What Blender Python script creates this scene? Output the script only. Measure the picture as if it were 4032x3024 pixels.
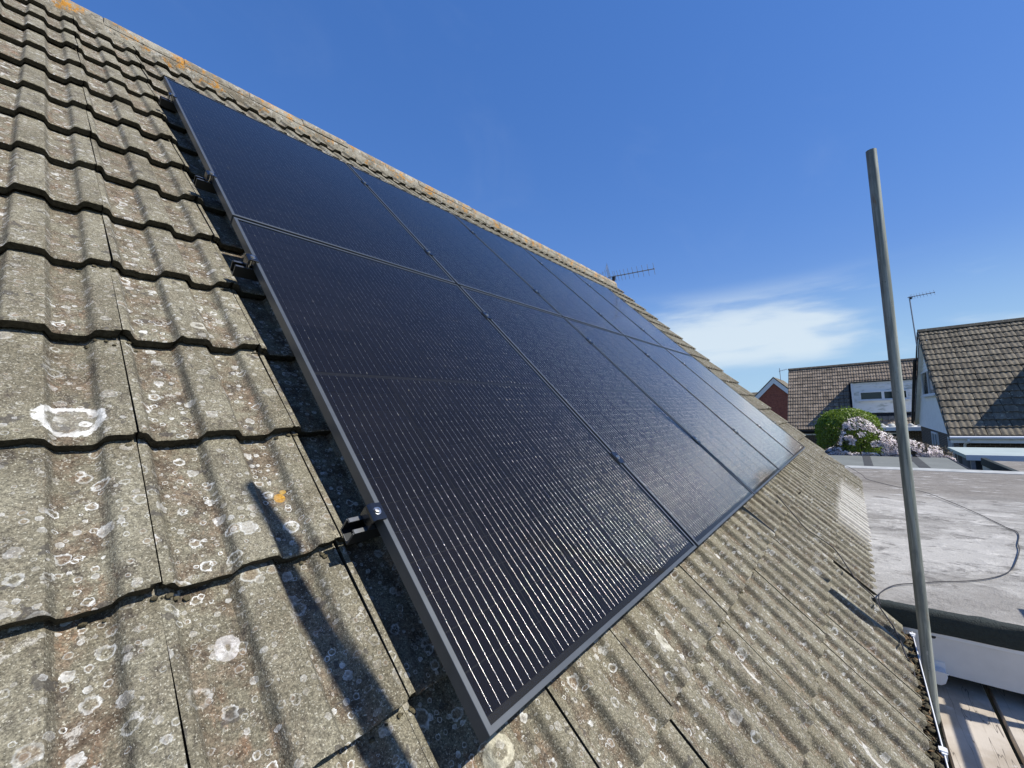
import bpy, bmesh, math, random
from mathutils import Matrix, Vector, Euler, noise as mnoise

for o in list(bpy.data.objects):
    bpy.data.objects.remove(o)
SC = bpy.context.scene
COL = SC.collection
rnd = random.Random(7)

# ------------------------------------------------------------------ camera, sky, sun, exposure
F_PX = 1624.72                       # focal length in pixels of the 4032 px wide photograph
SL = 0.80182                         # pitch of the tiled roof (radians)
CS, SN = math.cos(SL), math.sin(SL)
# roof frame: u along the eaves, v up the slope, n out of the roof; origin = near lower corner of the array
RM = Matrix(((1, 0, 0), (0, CS, -SN), (0, SN, CS)))
CR = Vector((0.6354783, -0.5620718, 0.5293794))      # camera right / down / forward in the roof frame
CD = Vector((0.0392426, -0.6612215, -0.7491636))
CF = Vector((0.7711208, 0.4968515, -0.3981348))
right, down, fwd = RM @ CR, RM @ CD, RM @ CF
CAM = RM @ Vector((-0.50372, 0.02519, 0.69698))
cam_d = bpy.data.cameras.new('camera')
cam = bpy.data.objects.new('camera', cam_d)
COL.objects.link(cam)
cam_d.sensor_width = 36.0
cam_d.lens = F_PX / 4032 * 36.0
cam_d.clip_start = 0.02
cam_d.clip_end = 3000
mw = Matrix.Identity(4)
for i in range(3):
    mw[i][0] = right[i]; mw[i][1] = -down[i]; mw[i][2] = -fwd[i]; mw[i][3] = CAM[i]
cam.matrix_world = mw
SC.camera = cam

SUN = Vector((0.185, -0.663, 0.753)).normalized()      # direction towards the sun
SUN_EL = math.asin(SUN.z)
SUN_AZ = math.atan2(SUN.x, SUN.y)
sun_d = bpy.data.lights.new('sun', 'SUN')
sun_d.energy = 3.25
sun_d.angle = math.radians(0.53)
sun_d.color = (1.0, 0.955, 0.88)
sun = bpy.data.objects.new('sun', sun_d)
COL.objects.link(sun)
sun.rotation_euler = SUN.to_track_quat('Z', 'Y').to_euler()

SC.view_settings.view_transform = 'Standard'
SC.view_settings.look = 'None'
SC.view_settings.gamma = 1.0
SC.view_settings.use_curve_mapping = False
SC.view_settings.exposure = 0.92
SC.render.engine = 'CYCLES'


class G:
    """tiny helper to write node graphs"""
    def __init__(s, nt):
        s.nt = nt
    def n(s, typ, ins=None, **props):
        nd = s.nt.nodes.new(typ)
        for k, v in props.items():
            setattr(nd, k, v)
        for k, v in (ins or {}).items():
            s.set(nd.inputs[k], v)
        return nd
    def set(s, sock, v):
        if hasattr(v, 'links') or isinstance(v, bpy.types.NodeSocket):
            s.nt.links.new(v, sock)
        else:
            try:
                sock.default_value = v
            except Exception:
                sock.default_value = (*v, 1.0)
    def m(s, op, a, b=0.0, c=0.0, clamp=False):
        nd = s.n('ShaderNodeMath', {0: a, 1: b, 2: c}, operation=op, use_clamp=clamp)
        return nd.outputs[0]
    def vm(s, op, a, b=(0, 0, 0), scale=None):
        nd = s.n('ShaderNodeVectorMath', {0: a, 1: b}, operation=op)
        if scale is not None:
            s.set(nd.inputs['Scale'], scale)
        return nd.outputs['Value'] if op in ('DOT_PRODUCT', 'LENGTH', 'DISTANCE') else nd.outputs[0]
    def step(s, x, lo, hi, a=0.0, b=1.0):
        nd = s.n('ShaderNodeMapRange', {0: x, 1: lo, 2: hi, 3: a, 4: b}, interpolation_type='SMOOTHSTEP')
        return nd.outputs[0]
    def lin(s, x, lo, hi, a=0.0, b=1.0):
        nd = s.n('ShaderNodeMapRange', {0: x, 1: lo, 2: hi, 3: a, 4: b})
        return nd.outputs[0]
    def noise(s, vec, scale, detail=4.0, rough=0.55, dist=0.0, out=0):
        nd = s.n('ShaderNodeTexNoise', {'Vector': vec, 'Scale': scale, 'Detail': detail, 'Roughness': rough, 'Distortion': dist})
        return nd.outputs[out]
    def mix(s, fac, a, b, blend='MIX'):
        nd = s.n('ShaderNodeMix', data_type='RGBA', blend_type=blend)
        s.set(nd.inputs[0], fac); s.set(nd.inputs[6], a if not isinstance(a, tuple) else (*a[:3], 1.0))
        s.set(nd.inputs[7], b if not isinstance(b, tuple) else (*b[:3], 1.0))
        return nd.outputs[2]
    def sep(s, v):
        return s.n('ShaderNodeSeparateXYZ', {0: v}).outputs
    def comb(s, x, y, z=0.0):
        return s.n('ShaderNodeCombineXYZ', {0: x, 1: y, 2: z}).outputs[0]


CLOUD_OFS = (5.46, 5.23, 1.43)
world = bpy.data.worlds.new('World')
SC.world = world
world.use_nodes = True
wt = world.node_tree
wt.nodes.clear()
g = G(wt)
sky = g.n('ShaderNodeTexSky', sky_type='NISHITA', sun_disc=False)
sky.sun_elevation = SUN_EL
sky.sun_rotation = SUN_AZ
sky.altitude = 0.0
sky.air_density = 1.0
sky.dust_density = 0.15
sky.ozone_density = 1.6
hs = g.n('ShaderNodeHueSaturation', {'Saturation': 1.27, 'Value': 1.4, 'Color': sky.outputs[0]})
skyc = hs.outputs[0]
# soft shoulder so that the bright horizon keeps its blue
skyb = g.n('ShaderNodeSeparateColor', {0: skyc}).outputs[2]
skyc = g.vm('SCALE', skyc, scale=g.m('DIVIDE', 1.0, g.m('ADD', 1.0, g.m('MULTIPLY', skyb, 0.22))))
skyc = g.vm('MULTIPLY', skyc, (1.0, 0.93, 1.12))
# pale blue haze above the horizon, then thin cirrus low in the sky, the same all the way round
gen = g.n('ShaderNodeTexCoord').outputs['Generated']
d = g.vm('NORMALIZE', gen)
dz = g.sep(d)[2]
skyc = g.mix(g.step(dz, 0.30, 0.0, 0.0, 0.85), skyc, (1.42, 2.45, 3.6))
lo = g.vm('MULTIPLY', d, (1.9, 1.9, 9.0))
lo = g.vm('ADD', lo, CLOUD_OFS)
warp = g.vm('SCALE', g.vm('SUBTRACT', g.noise(lo, 1.0, 3.0, out=1), (0.5, 0.5, 0.5)), scale=0.9)
c1 = g.noise(g.vm('ADD', lo, warp), 1.0, 6.0, 0.48)
c2 = g.noise(g.vm('MULTIPLY', d, (9.0, 9.0, 60.0)), 1.0, 5.0, 0.6)
cl = g.m('ADD', c1, g.m('MULTIPLY', g.m('SUBTRACT', c2, 0.5), 0.12))
band = g.m('MULTIPLY', g.step(dz, 0.062, 0.115), g.step(dz, 0.27, 0.18))
cov = g.m('MULTIPLY', g.step(cl, 0.42, 0.62), band)
# faint high veil
vl = g.noise(g.vm('MULTIPLY', d, (2.2, 3.4, 5.0)), 1.3, 6.0, 0.6, 0.6)
veil = g.m('MULTIPLY', g.step(vl, 0.5, 0.85), 0.035)
cov = g.m('MAXIMUM', g.m('MULTIPLY', cov, 0.85), veil)
skyc = g.mix(cov, skyc, (3.1, 3.55, 3.9))
bg = g.n('ShaderNodeBackground', {'Color': skyc, 'Strength': 0.125})
wo = g.n('ShaderNodeOutputWorld', {'Surface': bg.outputs[0]})


# ------------------------------------------------------------------ helpers
def px_ray(x, y):
    return right * ((x - 2016) / F_PX) + down * ((y - 1512) / F_PX) + fwd

def hit(x, y, axis, val):
    r = px_ray(x, y)
    return CAM + r * ((val - CAM[axis]) / r[axis])

def roof_hit(x, y, n):
    r = RM.transposed() @ px_ray(x, y)
    c = RM.transposed() @ CAM
    return c + r * ((n - c.z) / r.z)

def proj(p):
    q = Vector(p) - CAM
    z = q.dot(fwd)
    return (2016 + F_PX * q.dot(right) / z, 1512 + F_PX * q.dot(down) / z, z)

def roof(u, v, n=0.0):
    return RM @ Vector((u, v, n))


class MB:
    def __init__(s):
        s.v = []; s.f = []; s.mi = []; s.cur = 0
    def add(s, verts, faces):
        b = len(s.v)
        s.v += [tuple(p) for p in verts]
        for f in faces:
            s.f.append([b + i for i in f]); s.mi.append(s.cur)
    def box(s, a, b, M=None):
        x0, y0, z0 = a; x1, y1, z1 = b
        vs = [Vector(p) for p in ((x0, y0, z0), (x1, y0, z0), (x1, y1, z0), (x0, y1, z0), (x0, y0, z1), (x1, y0, z1), (x1, y1, z1), (x0, y1, z1))]
        if M is not None:
            vs = [M @ p for p in vs]
        s.add(vs, [(0, 3, 2, 1), (4, 5, 6, 7), (0, 1, 5, 4), (1, 2, 6, 5), (2, 3, 7, 6), (3, 0, 4, 7)])
    def prism(s, poly, off, M=None):
        """poly: list of points, off: extrusion vector"""
        n = len(poly); off = Vector(off)
        vs = [Vector(p) for p in poly] + [Vector(p) + off for p in poly]
        if M is not None:
            vs = [M @ p for p in vs]
        s.add(vs, [tuple(range(n))[::-1], tuple(range(n, 2 * n))] + [(i, (i + 1) % n, n + (i + 1) % n, n + i) for i in range(n)])
    def tube(s, pts, r, seg=10, caps=True):
        pts = [Vector(p) for p in pts]
        rs = r if isinstance(r, (list, tuple)) else [r] * len(pts)
        rings = []; prev = None
        for i, p in enumerate(pts):
            a = pts[max(i - 1, 0)]; b = pts[min(i + 1, len(pts) - 1)]
            t = (b - a).normalized()
            if prev is None:
                x = t.orthogonal().normalized()
            else:
                x = (prev - t * prev.dot(t)).normalized()
            prev = x
            y = t.cross(x)
            rings.append([p + (x * math.cos(2 * math.pi * k / seg) + y * math.sin(2 * math.pi * k / seg)) * rs[i] for k in range(seg)])
        vs = [q for rg in rings for q in rg]
        fs = []
        for i in range(len(pts) - 1):
            for k in range(seg):
                a = i * seg + k; b = i * seg + (k + 1) % seg
                fs.append((a, b, b + seg, a + seg))
        if caps:
            fs.append(tuple(range(seg))[::-1]); fs.append(tuple(range((len(pts) - 1) * seg, len(pts) * seg)))
        s.add(vs, fs)
    def lathe(s, prof, seg, M):
        vs = []; fs = []
        for (r, z) in prof:
            for k in range(seg):
                a = 2 * math.pi * k / seg
                vs.append(M @ Vector((r * math.cos(a), r * math.sin(a), z)))
        for i in range(len(prof) - 1):
            for k in range(seg):
                a = i * seg + k; b = i * seg + (k + 1) % seg
                fs.append((a, b, b + seg, a + seg))
        s.add(vs, fs)
    def mesh(s, name, mats, smooth=None):
        me = bpy.data.meshes.new(name)
        me.from_pydata(s.v, [], s.f)
        for m_ in (mats if isinstance(mats, (list, tuple)) else [mats]):
            me.materials.append(m_)
        me.polygons.foreach_set('material_index', s.mi)
        if smooth is not None:
            me.polygons.foreach_set('use_smooth', [True] * len(me.polygons))
            me.set_sharp_from_angle(angle=math.radians(smooth))
        me.update()
        return me
    def build(s, name, mats, parent=None, smooth=None, fix=True):
        me = s.mesh(name, mats, smooth)
        if fix:
            bm = bmesh.new(); bm.from_mesh(me); bmesh.ops.recalc_face_normals(bm, faces=bm.faces); bm.to_mesh(me); bm.free()
        return link(name, me, parent)


def link(name, me, parent=None, mat=None):
    o = bpy.data.objects.new(name, me)
    COL.objects.link(o)
    if mat is not None:
        o.matrix_world = mat
    if parent is not None:
        o.parent = parent
        o.matrix_parent_inverse = Matrix.Translation(-absloc(parent))
    return o

def absloc(o):
    p = Vector(o.location) if o.type == 'EMPTY' else Vector((0, 0, 0))
    return p

def tag(o, label=None, cat=None, group=None, kind=None):
    if label: o['label'] = label
    if cat: o['category'] = cat
    if group: o['group'] = group
    if kind: o['kind'] = kind
    return o

def thing(name, loc, label, cat, group=None):
    o = bpy.data.objects.new(name, None)
    o.empty_display_size = 0.1
    COL.objects.link(o)
    o.location = loc
    return tag(o, label, cat, group)


# ------------------------------------------------------------------ materials
def mat(name):
    m_ = bpy.data.materials.new(name)
    m_.use_nodes = True
    nt = m_.node_tree
    b = nt.nodes['Principled BSDF']
    return m_, G(nt), b

def wpos(g):
    return g.n('ShaderNodeNewGeometry').outputs['Position']

def bump(g, b, h, dist=0.002, strength=1.0):
    bn = g.n('ShaderNodeBump', {'Height': h, 'Distance': dist, 'Strength': strength})
    g.set(b.inputs['Normal'], bn.outputs[0])

def simple(name, col, rough=0.6, metal=0.0, var=0.15, scale=8.0, bscale=None, bdist=0.001, stretch=(1, 1, 1), spec=0.5):
    m_, g, b = mat(name)
    p = g.vm('MULTIPLY', wpos(g), stretch)
    nz = g.noise(p, scale, 5.0, 0.6)
    k = g.lin(nz, 0.25, 0.75, 1 - var, 1 + var)
    c = g.vm('SCALE', g.n('ShaderNodeRGB').outputs[0], scale=k)
    c.node.inputs[0].links[0].from_node.outputs[0].default_value = (*col, 1)
    g.set(b.inputs['Base Color'], c)
    b.inputs['Roughness'].default_value = rough
    b.inputs['Metallic'].default_value = metal
    b.inputs['Specular IOR Level'].default_value = spec
    if bscale:
        bump(g, b, g.noise(p, bscale, 4.0, 0.6), bdist)
    return m_


def lichen(g, vec, scale, prob, rmin, rmax, amp, dscale):
    """round crusts with a pale rim; returns (mask, rim weight)"""
    wv = g.vm('SUBTRACT', g.noise(vec, dscale, 2.0, 0.6, out=1), (0.5, 0.5, 0.5))
    p = g.vm('ADD', vec, g.vm('SCALE', wv, scale=amp))
    vo = g.n('ShaderNodeTexVoronoi', {'Vector': p, 'Scale': scale, 'Randomness': 0.9}, voronoi_dimensions='2D')
    dist = vo.outputs['Distance']
    cc = g.sep(vo.outputs['Color'])
    r = g.lin(cc[0], 0, 1, rmin, rmax)
    on = g.m('LESS_THAN', cc[1], prob)
    disc = g.step(g.m('DIVIDE', dist, r), 1.0, 0.86)
    rim = g.step(g.m('DIVIDE', dist, r), 0.50, 0.82)
    fill = g.m('GREATER_THAN', cc[2], 0.62)
    wgt = g.m('MAXIMUM', rim, g.m('MULTIPLY', fill, 0.7))
    return g.m('MULTIPLY', disc, on), wgt, cc[2]


def tile_material(name, far=False, slope_map=True):
    m_, g, b = mat(name)
    pos = wpos(g)
    mp = g.n('ShaderNodeMapping', {'Vector': pos, 'Rotation': (-SL, 0, 0)}, vector_type='POINT')
    uv = mp.outputs[0]
    orr = g.n('ShaderNodeObjectInfo').outputs['Random']
    off = g.comb(g.m('MULTIPLY', orr, 37.0), g.m('MULTIPLY', orr, 91.0), 0.0)
    ruv = g.vm('ADD', uv, off)
    hump = g.n('ShaderNodeAttribute', attribute_name='hump').outputs['Fac']
    big = g.noise(ruv, 5.0, 4.0, 0.6)
    med = g.noise(ruv, 26.0, 5.0, 0.65)
    fine = g.noise(uv, 420.0, 3.0, 0.7)
    grit = g.noise(uv, 170.0, 2.0, 0.6)
    # body: olive grey concrete on the rolls, browner in the pans
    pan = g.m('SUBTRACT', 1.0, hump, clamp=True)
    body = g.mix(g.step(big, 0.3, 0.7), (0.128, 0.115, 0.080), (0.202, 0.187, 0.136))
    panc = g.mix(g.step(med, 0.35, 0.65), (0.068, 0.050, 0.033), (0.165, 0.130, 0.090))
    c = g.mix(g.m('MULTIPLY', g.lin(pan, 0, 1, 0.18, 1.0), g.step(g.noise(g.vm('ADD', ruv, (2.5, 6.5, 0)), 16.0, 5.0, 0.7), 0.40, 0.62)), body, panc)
    # worn pinkish / rust patches
    rust = g.m('MULTIPLY', g.step(g.noise(g.vm('MULTIPLY', ruv, (2.2, 1.0, 1.0)), 10.0, 6.0, 0.7), 0.56, 0.72), g.lin(pan, 0, 1, 0.22, 0.85))
    c = g.mix(g.m('MULTIPLY', rust, 0.6), c, (0.25, 0.14, 0.08))
    # dark algae blotches
    alg = g.step(g.noise(g.vm('MULTIPLY', ruv, (1.6, 1.0, 1.0)), 14.0, 7.0, 0.75), 0.52, 0.68)
    c = g.mix(g.m('MULTIPLY', alg, 0.8), c, (0.055, 0.046, 0.038))
    # dark streak along the foot of the rolls
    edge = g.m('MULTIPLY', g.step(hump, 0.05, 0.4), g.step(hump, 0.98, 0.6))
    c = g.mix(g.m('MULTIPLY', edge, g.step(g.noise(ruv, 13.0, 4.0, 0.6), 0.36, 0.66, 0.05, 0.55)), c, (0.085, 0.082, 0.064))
    # sandy grain
    k = g.m('MULTIPLY', g.lin(fine, 0.25, 0.75, 0.25, 1.75), g.lin(grit, 0.3, 0.7, 0.62, 1.38))
    c = g.vm('SCALE', c, scale=k)
    # pale grains
    c = g.mix(g.m('MULTIPLY', g.step(g.noise(g.vm('ADD', uv, (3.1, 7.7, 0)), 290.0, 2.0, 0.6), 0.60, 0.68), 0.6), c, (0.55, 0.53, 0.43))
    # irregular chalky smears
    c = g.mix(g.m('MULTIPLY', g.step(g.noise(g.vm('ADD', ruv, (6.1, 1.3, 0)), 34.0, 6.0, 0.72), 0.60, 0.68), g.step(fine, 0.35, 0.6, 0.2, 0.75)), c, (0.50, 0.48, 0.43))
    # dark spots
    dm, dw, _ = lichen(g, g.vm('ADD', ruv, (5.3, 2.2, 0)), 17.0, 0.30, 0.06, 0.2, 0.05, 40.0)
    c = g.mix(g.m('MULTIPLY', dm, 0.68), c, (0.06, 0.055, 0.05))
    # pale lichen crusts in three sizes
    pal = (0.70, 0.71, 0.68)
    brk = g.m('MULTIPLY', g.step(g.noise(ruv, 150.0, 3.0, 0.7), 0.36, 0.56), g.step(g.noise(g.vm('ADD', ruv, (3.3, 9.1, 0)), 42.0, 3.0, 0.6), 0.38, 0.60, 0.12, 1.0))
    dens = g.lin(pan, 0, 1, 0.55, 1.0)
    for (sc, pr, r0, r1, am, ds, ofs) in ((10.5, 0.38, 0.09, 0.20, 0.018, 60.0, (0, 0, 0)), (22.0, 0.52, 0.09, 0.27, 0.012, 110.0, (1.7, 4.1, 0)), (52.0, 0.56, 0.10, 0.33, 0.005, 220.0, (8.7, 3.1, 0))):
        lm, lw, hue = lichen(g, g.vm('ADD', ruv, ofs), sc, pr, r0, r1, am, ds)
        a = g.m('MULTIPLY', g.m('MULTIPLY', lm, lw), g.m('MULTIPLY', g.lin(brk, 0, 1, 0.3, 1.0), dens))
        a = g.m('MULTIPLY', a, g.step(big, 0.36, 0.56, 0.4, 0.95))
        c = g.mix(a, c, pal)
        core = g.m('MULTIPLY', g.m('MULTIPLY', lm, g.m('SUBTRACT', 1.0, lw)), g.m('GREATER_THAN', hue, 0.35))
        c = g.mix(g.m('MULTIPLY', core, 0.22), c, (0.28, 0.19, 0.13))
    su = g.sep(uv)
    # individual crusts that can be picked out on the roof: (u, v, ru, rv, inner, colour, strength)
    wob = g.m('MULTIPLY', g.m('SUBTRACT', g.noise(uv, 55.0, 4.0, 0.65), 0.5), 0.55)
    spots = [(-0.428, 0.856, 0.050, 0.046, 0.76, (0.78, 0.78, 0.75), 0.97),
             (-0.408, 0.848, 0.010, 0.009, 0.35, (0.7, 0.7, 0.67), 0.9),
             (0.0915, -0.031, 0.030, 0.027, 0.55, (0.58, 0.55, 0.42), 0.85),
             (0.744, -0.120, 0.036, 0.036, 0.45, (0.56, 0.54, 0.45), 0.85),
             (-0.113, 0.607, 0.012, 0.014, 0.0, (0.58, 0.30, 0.02), 0.85),
             (-0.102, 0.622, 0.007, 0.007, 0.0, (0.5, 0.30, 0.05), 0.9),
             (-0.262, 0.338, 0.019, 0.022, 0.3, (0.66, 0.64, 0.62), 0.6),
             (-0.175, 1.20, 0.022, 0.018, 0.45, (0.6, 0.58, 0.5), 0.8),
             (0.10, 0.055, 0.02, 0.012, 0.0, (0.36, 0.24, 0.05), 0.6),
             (1.05, -0.36, 0.03, 0.045, 0.6, (0.6, 0.58, 0.52), 0.8),
             (1.33, -0.78, 0.04, 0.05, 0.65, (0.6, 0.58, 0.54), 0.8)]
    for (u0, v0, ru, rv, inn, colr, st) in spots:
        du = g.m('DIVIDE', g.m('SUBTRACT', su[0], u0), ru)
        dv = g.m('DIVIDE', g.m('SUBTRACT', su[1], v0), rv)
        rr = g.m('ADD', g.m('SQRT', g.m('ADD', g.m('MULTIPLY', du, du), g.m('MULTIPLY', dv, dv))), wob)
        a = g.step(rr, 1.0, 0.92)
        if inn > 0:
            a = g.m('MULTIPLY', a, g.step(rr, inn - 0.1, inn + 0.02, 0.12, 1.0))
        a = g.m('MULTIPLY', a, g.lin(brk, 0, 1, 0.45, 1.0))
        c = g.mix(g.m('MULTIPLY', a, st), c, colr)
    # limey bloom on the lowest tiles beside the flat roof
    bl = g.m('MULTIPLY', g.m('MULTIPLY', g.step(su[0], 3.9, 4.6), g.step(su[0], 7.0, 6.0)), g.step(su[1], -0.50, -0.58))
    c = g.mix(g.m('MULTIPLY', bl, g.lin(med, 0.3, 0.7, 0.45, 0.8)), c, (0.52, 0.50, 0.45))
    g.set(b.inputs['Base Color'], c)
    b.inputs['Roughness'].default_value = 0.93
    b.inputs['Specular IOR Level'].default_value = 0.2
    hgt = g.m('ADD', g.m('MULTIPLY', fine, 0.5), g.m('ADD', g.m('MULTIPLY', grit, 0.6), g.m('MULTIPLY', med, 1.2)))
    bump(g, b, hgt, 0.0022, 1.0)
    return m_


def ridge_material():
    m_, g, b = mat('ridge_concrete')
    p = wpos(g)
    n1 = g.noise(p, 7.0, 5.0, 0.65)
    fine = g.noise(p, 260.0, 3.0, 0.7)
    c = g.mix(g.step(n1, 0.35, 0.65), (0.21, 0.185, 0.14), (0.37, 0.345, 0.28))
    c = g.mix(g.step(g.noise(p, 22.0, 5.0, 0.7), 0.54, 0.64, 0, 0.75), c, (0.5, 0.49, 0.44))
    c = g.mix(g.step(g.noise(g.vm('ADD', p, (4, 4, 4)), 20.0, 5.0, 0.7), 0.56, 0.66, 0, 0.7), c, (0.07, 0.06, 0.05))
    orn = g.m('MULTIPLY', g.step(g.noise(g.vm('ADD', p, (9.2, 1.1, 0)), 6.5, 6.0, 0.7), 0.50, 0.60), g.step(g.noise(p, 45.0, 4.0, 0.7), 0.40, 0.54))
    c = g.mix(g.m('MULTIPLY', orn, 0.9), c, (0.52, 0.24, 0.03))
    c = g.vm('SCALE', c, scale=g.lin(fine, 0.25, 0.75, 0.6, 1.4))
    g.set(b.inputs['Base Color'], c)
    b.inputs['Roughness'].default_value = 0.95
    b.inputs['Specular IOR Level'].default_value = 0.2
    bump(g, b, g.m('ADD', fine, g.m('MULTIPLY', g.noise(p, 40.0, 4.0, 0.6), 2.5)), 0.006, 1.0)
    return m_


def far_tile_material(name, base, pale):
    m_, g, b = mat(name)
    p = wpos(g)
    orr = g.n('ShaderNodeObjectInfo').outputs['Random']
    k = g.lin(orr, 0, 1, 0.78, 1.2)
    n1 = g.noise(p, 3.0, 5.0, 0.65)
    c = g.mix(g.step(n1, 0.35, 0.65), tuple(x * 0.75 for x in base), tuple(x * 1.15 for x in base))
    c = g.vm('SCALE', c, scale=k)
    sp = g.step(g.noise(p, 11.0, 4.0, 0.6), 0.60, 0.68)
    c = g.mix(g.m('MULTIPLY', sp, 0.75), c, pale)
    c = g.vm('SCALE', c, scale=g.lin(g.noise(p, 60.0, 3.0, 0.7), 0.3, 0.7, 0.75, 1.25))
    g.set(b.inputs['Base Color'], c)
    b.inputs['Roughness'].default_value = 0.9
    b.inputs['Specular IOR Level'].default_value = 0.25
    bump(g, b, g.noise(p, 70.0, 3.0, 0.6), 0.004)
    return m_


M = {}
M['tile'] = tile_material('weathered_concrete_tile')
M['ridge'] = ridge_material()
M['tile_edge'] = simple('dark_tile_edge', (0.052, 0.048, 0.036), 0.95, var=0.55, scale=120, bscale=260, bdist=0.004, spec=0.1)  # nose and side faces, coloured much darker than the tile tops
M['far_tile_a'] = far_tile_material('brown_grey_tile', (0.145, 0.125, 0.092), (0.46, 0.42, 0.30))
M['far_tile_b'] = far_tile_material('red_brown_tile', (0.215, 0.172, 0.13), (0.55, 0.5, 0.4))
M['felt'] = simple('roofing_felt_dark', (0.012, 0.012, 0.012), 0.9, var=0.3)
M['mortar'] = simple('ridge_mortar', (0.28, 0.26, 0.22), 0.95, var=0.4, scale=30, bscale=90, bdist=0.01)

# --- solar panel
def panel_mats():
    m_, g, b = mat('solar_cell')
    p = wpos(g)
    tc = g.n('ShaderNodeTexCoord').outputs['Object']
    sx = g.sep(tc)
    # fine printed fingers across the cell
    fin = g.m('PINGPONG', g.m('MULTIPLY', sx[1], 1.0), 0.00075)
    fm = g.step(fin, 0.00055, 0.0007)
    orr = g.n('ShaderNodeObjectInfo').outputs['Random']
    c = g.mix(orr, (0.0048, 0.0047, 0.0066), (0.0072, 0.0070, 0.0092))
    c = g.mix(g.m('MULTIPLY', fm, 0.02), c, (0.3, 0.3, 0.35))
    g.set(b.inputs['Base Color'], c)
    b.inputs['Roughness'].default_value = 0.5
    b.inputs['Specular IOR Level'].default_value = 0.02
    M['cell'] = m_
    m_, g, b = mat('black_backsheet')
    b.inputs['Base Color'].default_value = (0.0012, 0.0014, 0.002, 1)
    b.inputs['Roughness'].default_value = 0.6
    b.inputs['Specular IOR Level'].default_value = 0.2
    M['backsheet'] = m_
    m_, g, b = mat('tinned_wire')
    p = g.n('ShaderNodeTexCoord').outputs['Object']
    nz = g.noise(g.vm('MULTIPLY', p, (60.0, 26.0, 1.0)), 1.0, 3.0, 0.7)
    b.inputs['Base Color'].default_value = (0.62, 0.62, 0.60, 1)
    b.inputs['Metallic'].default_value = 1.0
    g.set(b.inputs['Roughness'], g.lin(nz, 0.3, 0.7, 0.22, 0.36))
    M['wire'] = m_
    # anti-reflective solar glass: clear sheet with Fresnel gloss, a little dust and handling smears
    m_ = bpy.data.materials.new('solar_glass'); m_.use_nodes = True
    nt = m_.node_tree; nt.nodes.clear(); g = G(nt)
    p = wpos(g)
    uv = g.n('ShaderNodeMapping', {'Vector': p, 'Rotation': (-SL, 0, 0)}, vector_type='POINT').outputs[0]
    bn = g.n('ShaderNodeBump', {'Height': g.noise(uv, 240.0, 2.0, 0.5), 'Distance': 0.00012, 'Strength': 0.5})
    fr = g.n('ShaderNodeFresnel', {'IOR': 1.28})
    gl = g.n('ShaderNodeBsdfGlossy', {'Color': (0.96, 0.93, 0.88, 1), 'Roughness': 0.055, 'Normal': bn.outputs[0]})
    tr = g.n('ShaderNodeBsdfTransparent', {'Color': (0.97, 0.97, 0.97, 1)})
    mx = g.n('ShaderNodeMixShader', {0: fr.outputs[0], 1: tr.outputs[0], 2: gl.outputs[0]})
    dust = g.n('ShaderNodeBsdfDiffuse', {'Color': (0.42, 0.46, 0.55, 1)})
    sm = g.noise(g.vm('MULTIPLY', uv, (5.0, 14.0, 1.0)), 1.0, 6.0, 0.7, 1.2)
    blot = g.step(g.noise(g.vm('ADD', uv, (2.0, 0.3, 0)), 1.7, 3.0, 0.6), 0.48, 0.66)
    spk = g.step(g.noise(uv, 120.0, 2.0, 0.6), 0.70, 0.76)
    df = g.m('ADD', g.m('MULTIPLY', g.m('MULTIPLY', g.step(sm, 0.60, 0.78), blot), 0.10), g.m('ADD', 0.004, g.m('MULTIPLY', spk, 0.04)))
    mx2 = g.n('ShaderNodeMixShader', {0: df, 1: mx.outputs[0], 2: dust.outputs[0]})
    g.n('ShaderNodeOutputMaterial', {'Surface': mx2.outputs[0]})
    M['glass'] = m_
panel_mats()
M['frame'] = simple('black_anodised_frame', (0.075, 0.084, 0.092), 0.38, metal=0.25, var=0.12, scale=30)
M['rail'] = simple('black_rail', (0.03, 0.032, 0.034), 0.42, metal=0.6, var=0.1)
M['rail_cut'] = simple('rail_cut_end', (0.16, 0.165, 0.17), 0.35, metal=0.8, var=0.2, scale=80)
M['clamp'] = simple('dark_clamp', (0.08, 0.082, 0.085), 0.22, metal=0.9, var=0.1)
M['bolt'] = simple('stainless_bolt', (0.55, 0.55, 0.54), 0.28, metal=1.0, var=0.1)

# --- galvanised scaffold tube
m_, g, b = mat('galvanised_tube')
p = wpos(g)
st = g.noise(g.vm('MULTIPLY', p, (55.0, 55.0, 2.5)), 1.0, 6.0, 0.65)
bl = g.noise(g.vm('MULTIPLY', p, (9.0, 9.0, 3.0)), 1.0, 4.0, 0.6)
c = g.mix(g.step(st, 0.35, 0.65), (0.15, 0.168, 0.148), (0.36, 0.38, 0.335))
c = g.mix(g.step(bl, 0.52, 0.68, 0, 0.6), c, (0.10, 0.115, 0.115))
c = g.mix(g.step(g.noise(p, 60.0, 3.0, 0.6), 0.66, 0.72, 0, 0.6), c, (0.05, 0.055, 0.055))
c = g.mix(g.step(g.noise(g.vm('MULTIPLY', p, (40.0, 40.0, 16.0)), 1.0, 5.0, 0.7), 0.63, 0.69, 0, 0.65), c, (0.50, 0.49, 0.45))
c = g.mix(g.step(g.noise(g.vm('MULTIPLY', g.vm('ADD', p, (2, 3, 5)), (25.0, 25.0, 7.0)), 1.0, 5.0, 0.7), 0.64, 0.71, 0, 0.55), c, (0.20, 0.11, 0.05))
g.set(b.inputs['Base Color'], c)
b.inputs['Roughness'].default_value = 0.62
b.inputs['Metallic'].default_value = 0.25
bump(g, b, st, 0.0006)
M['galv'] = m_

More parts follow.
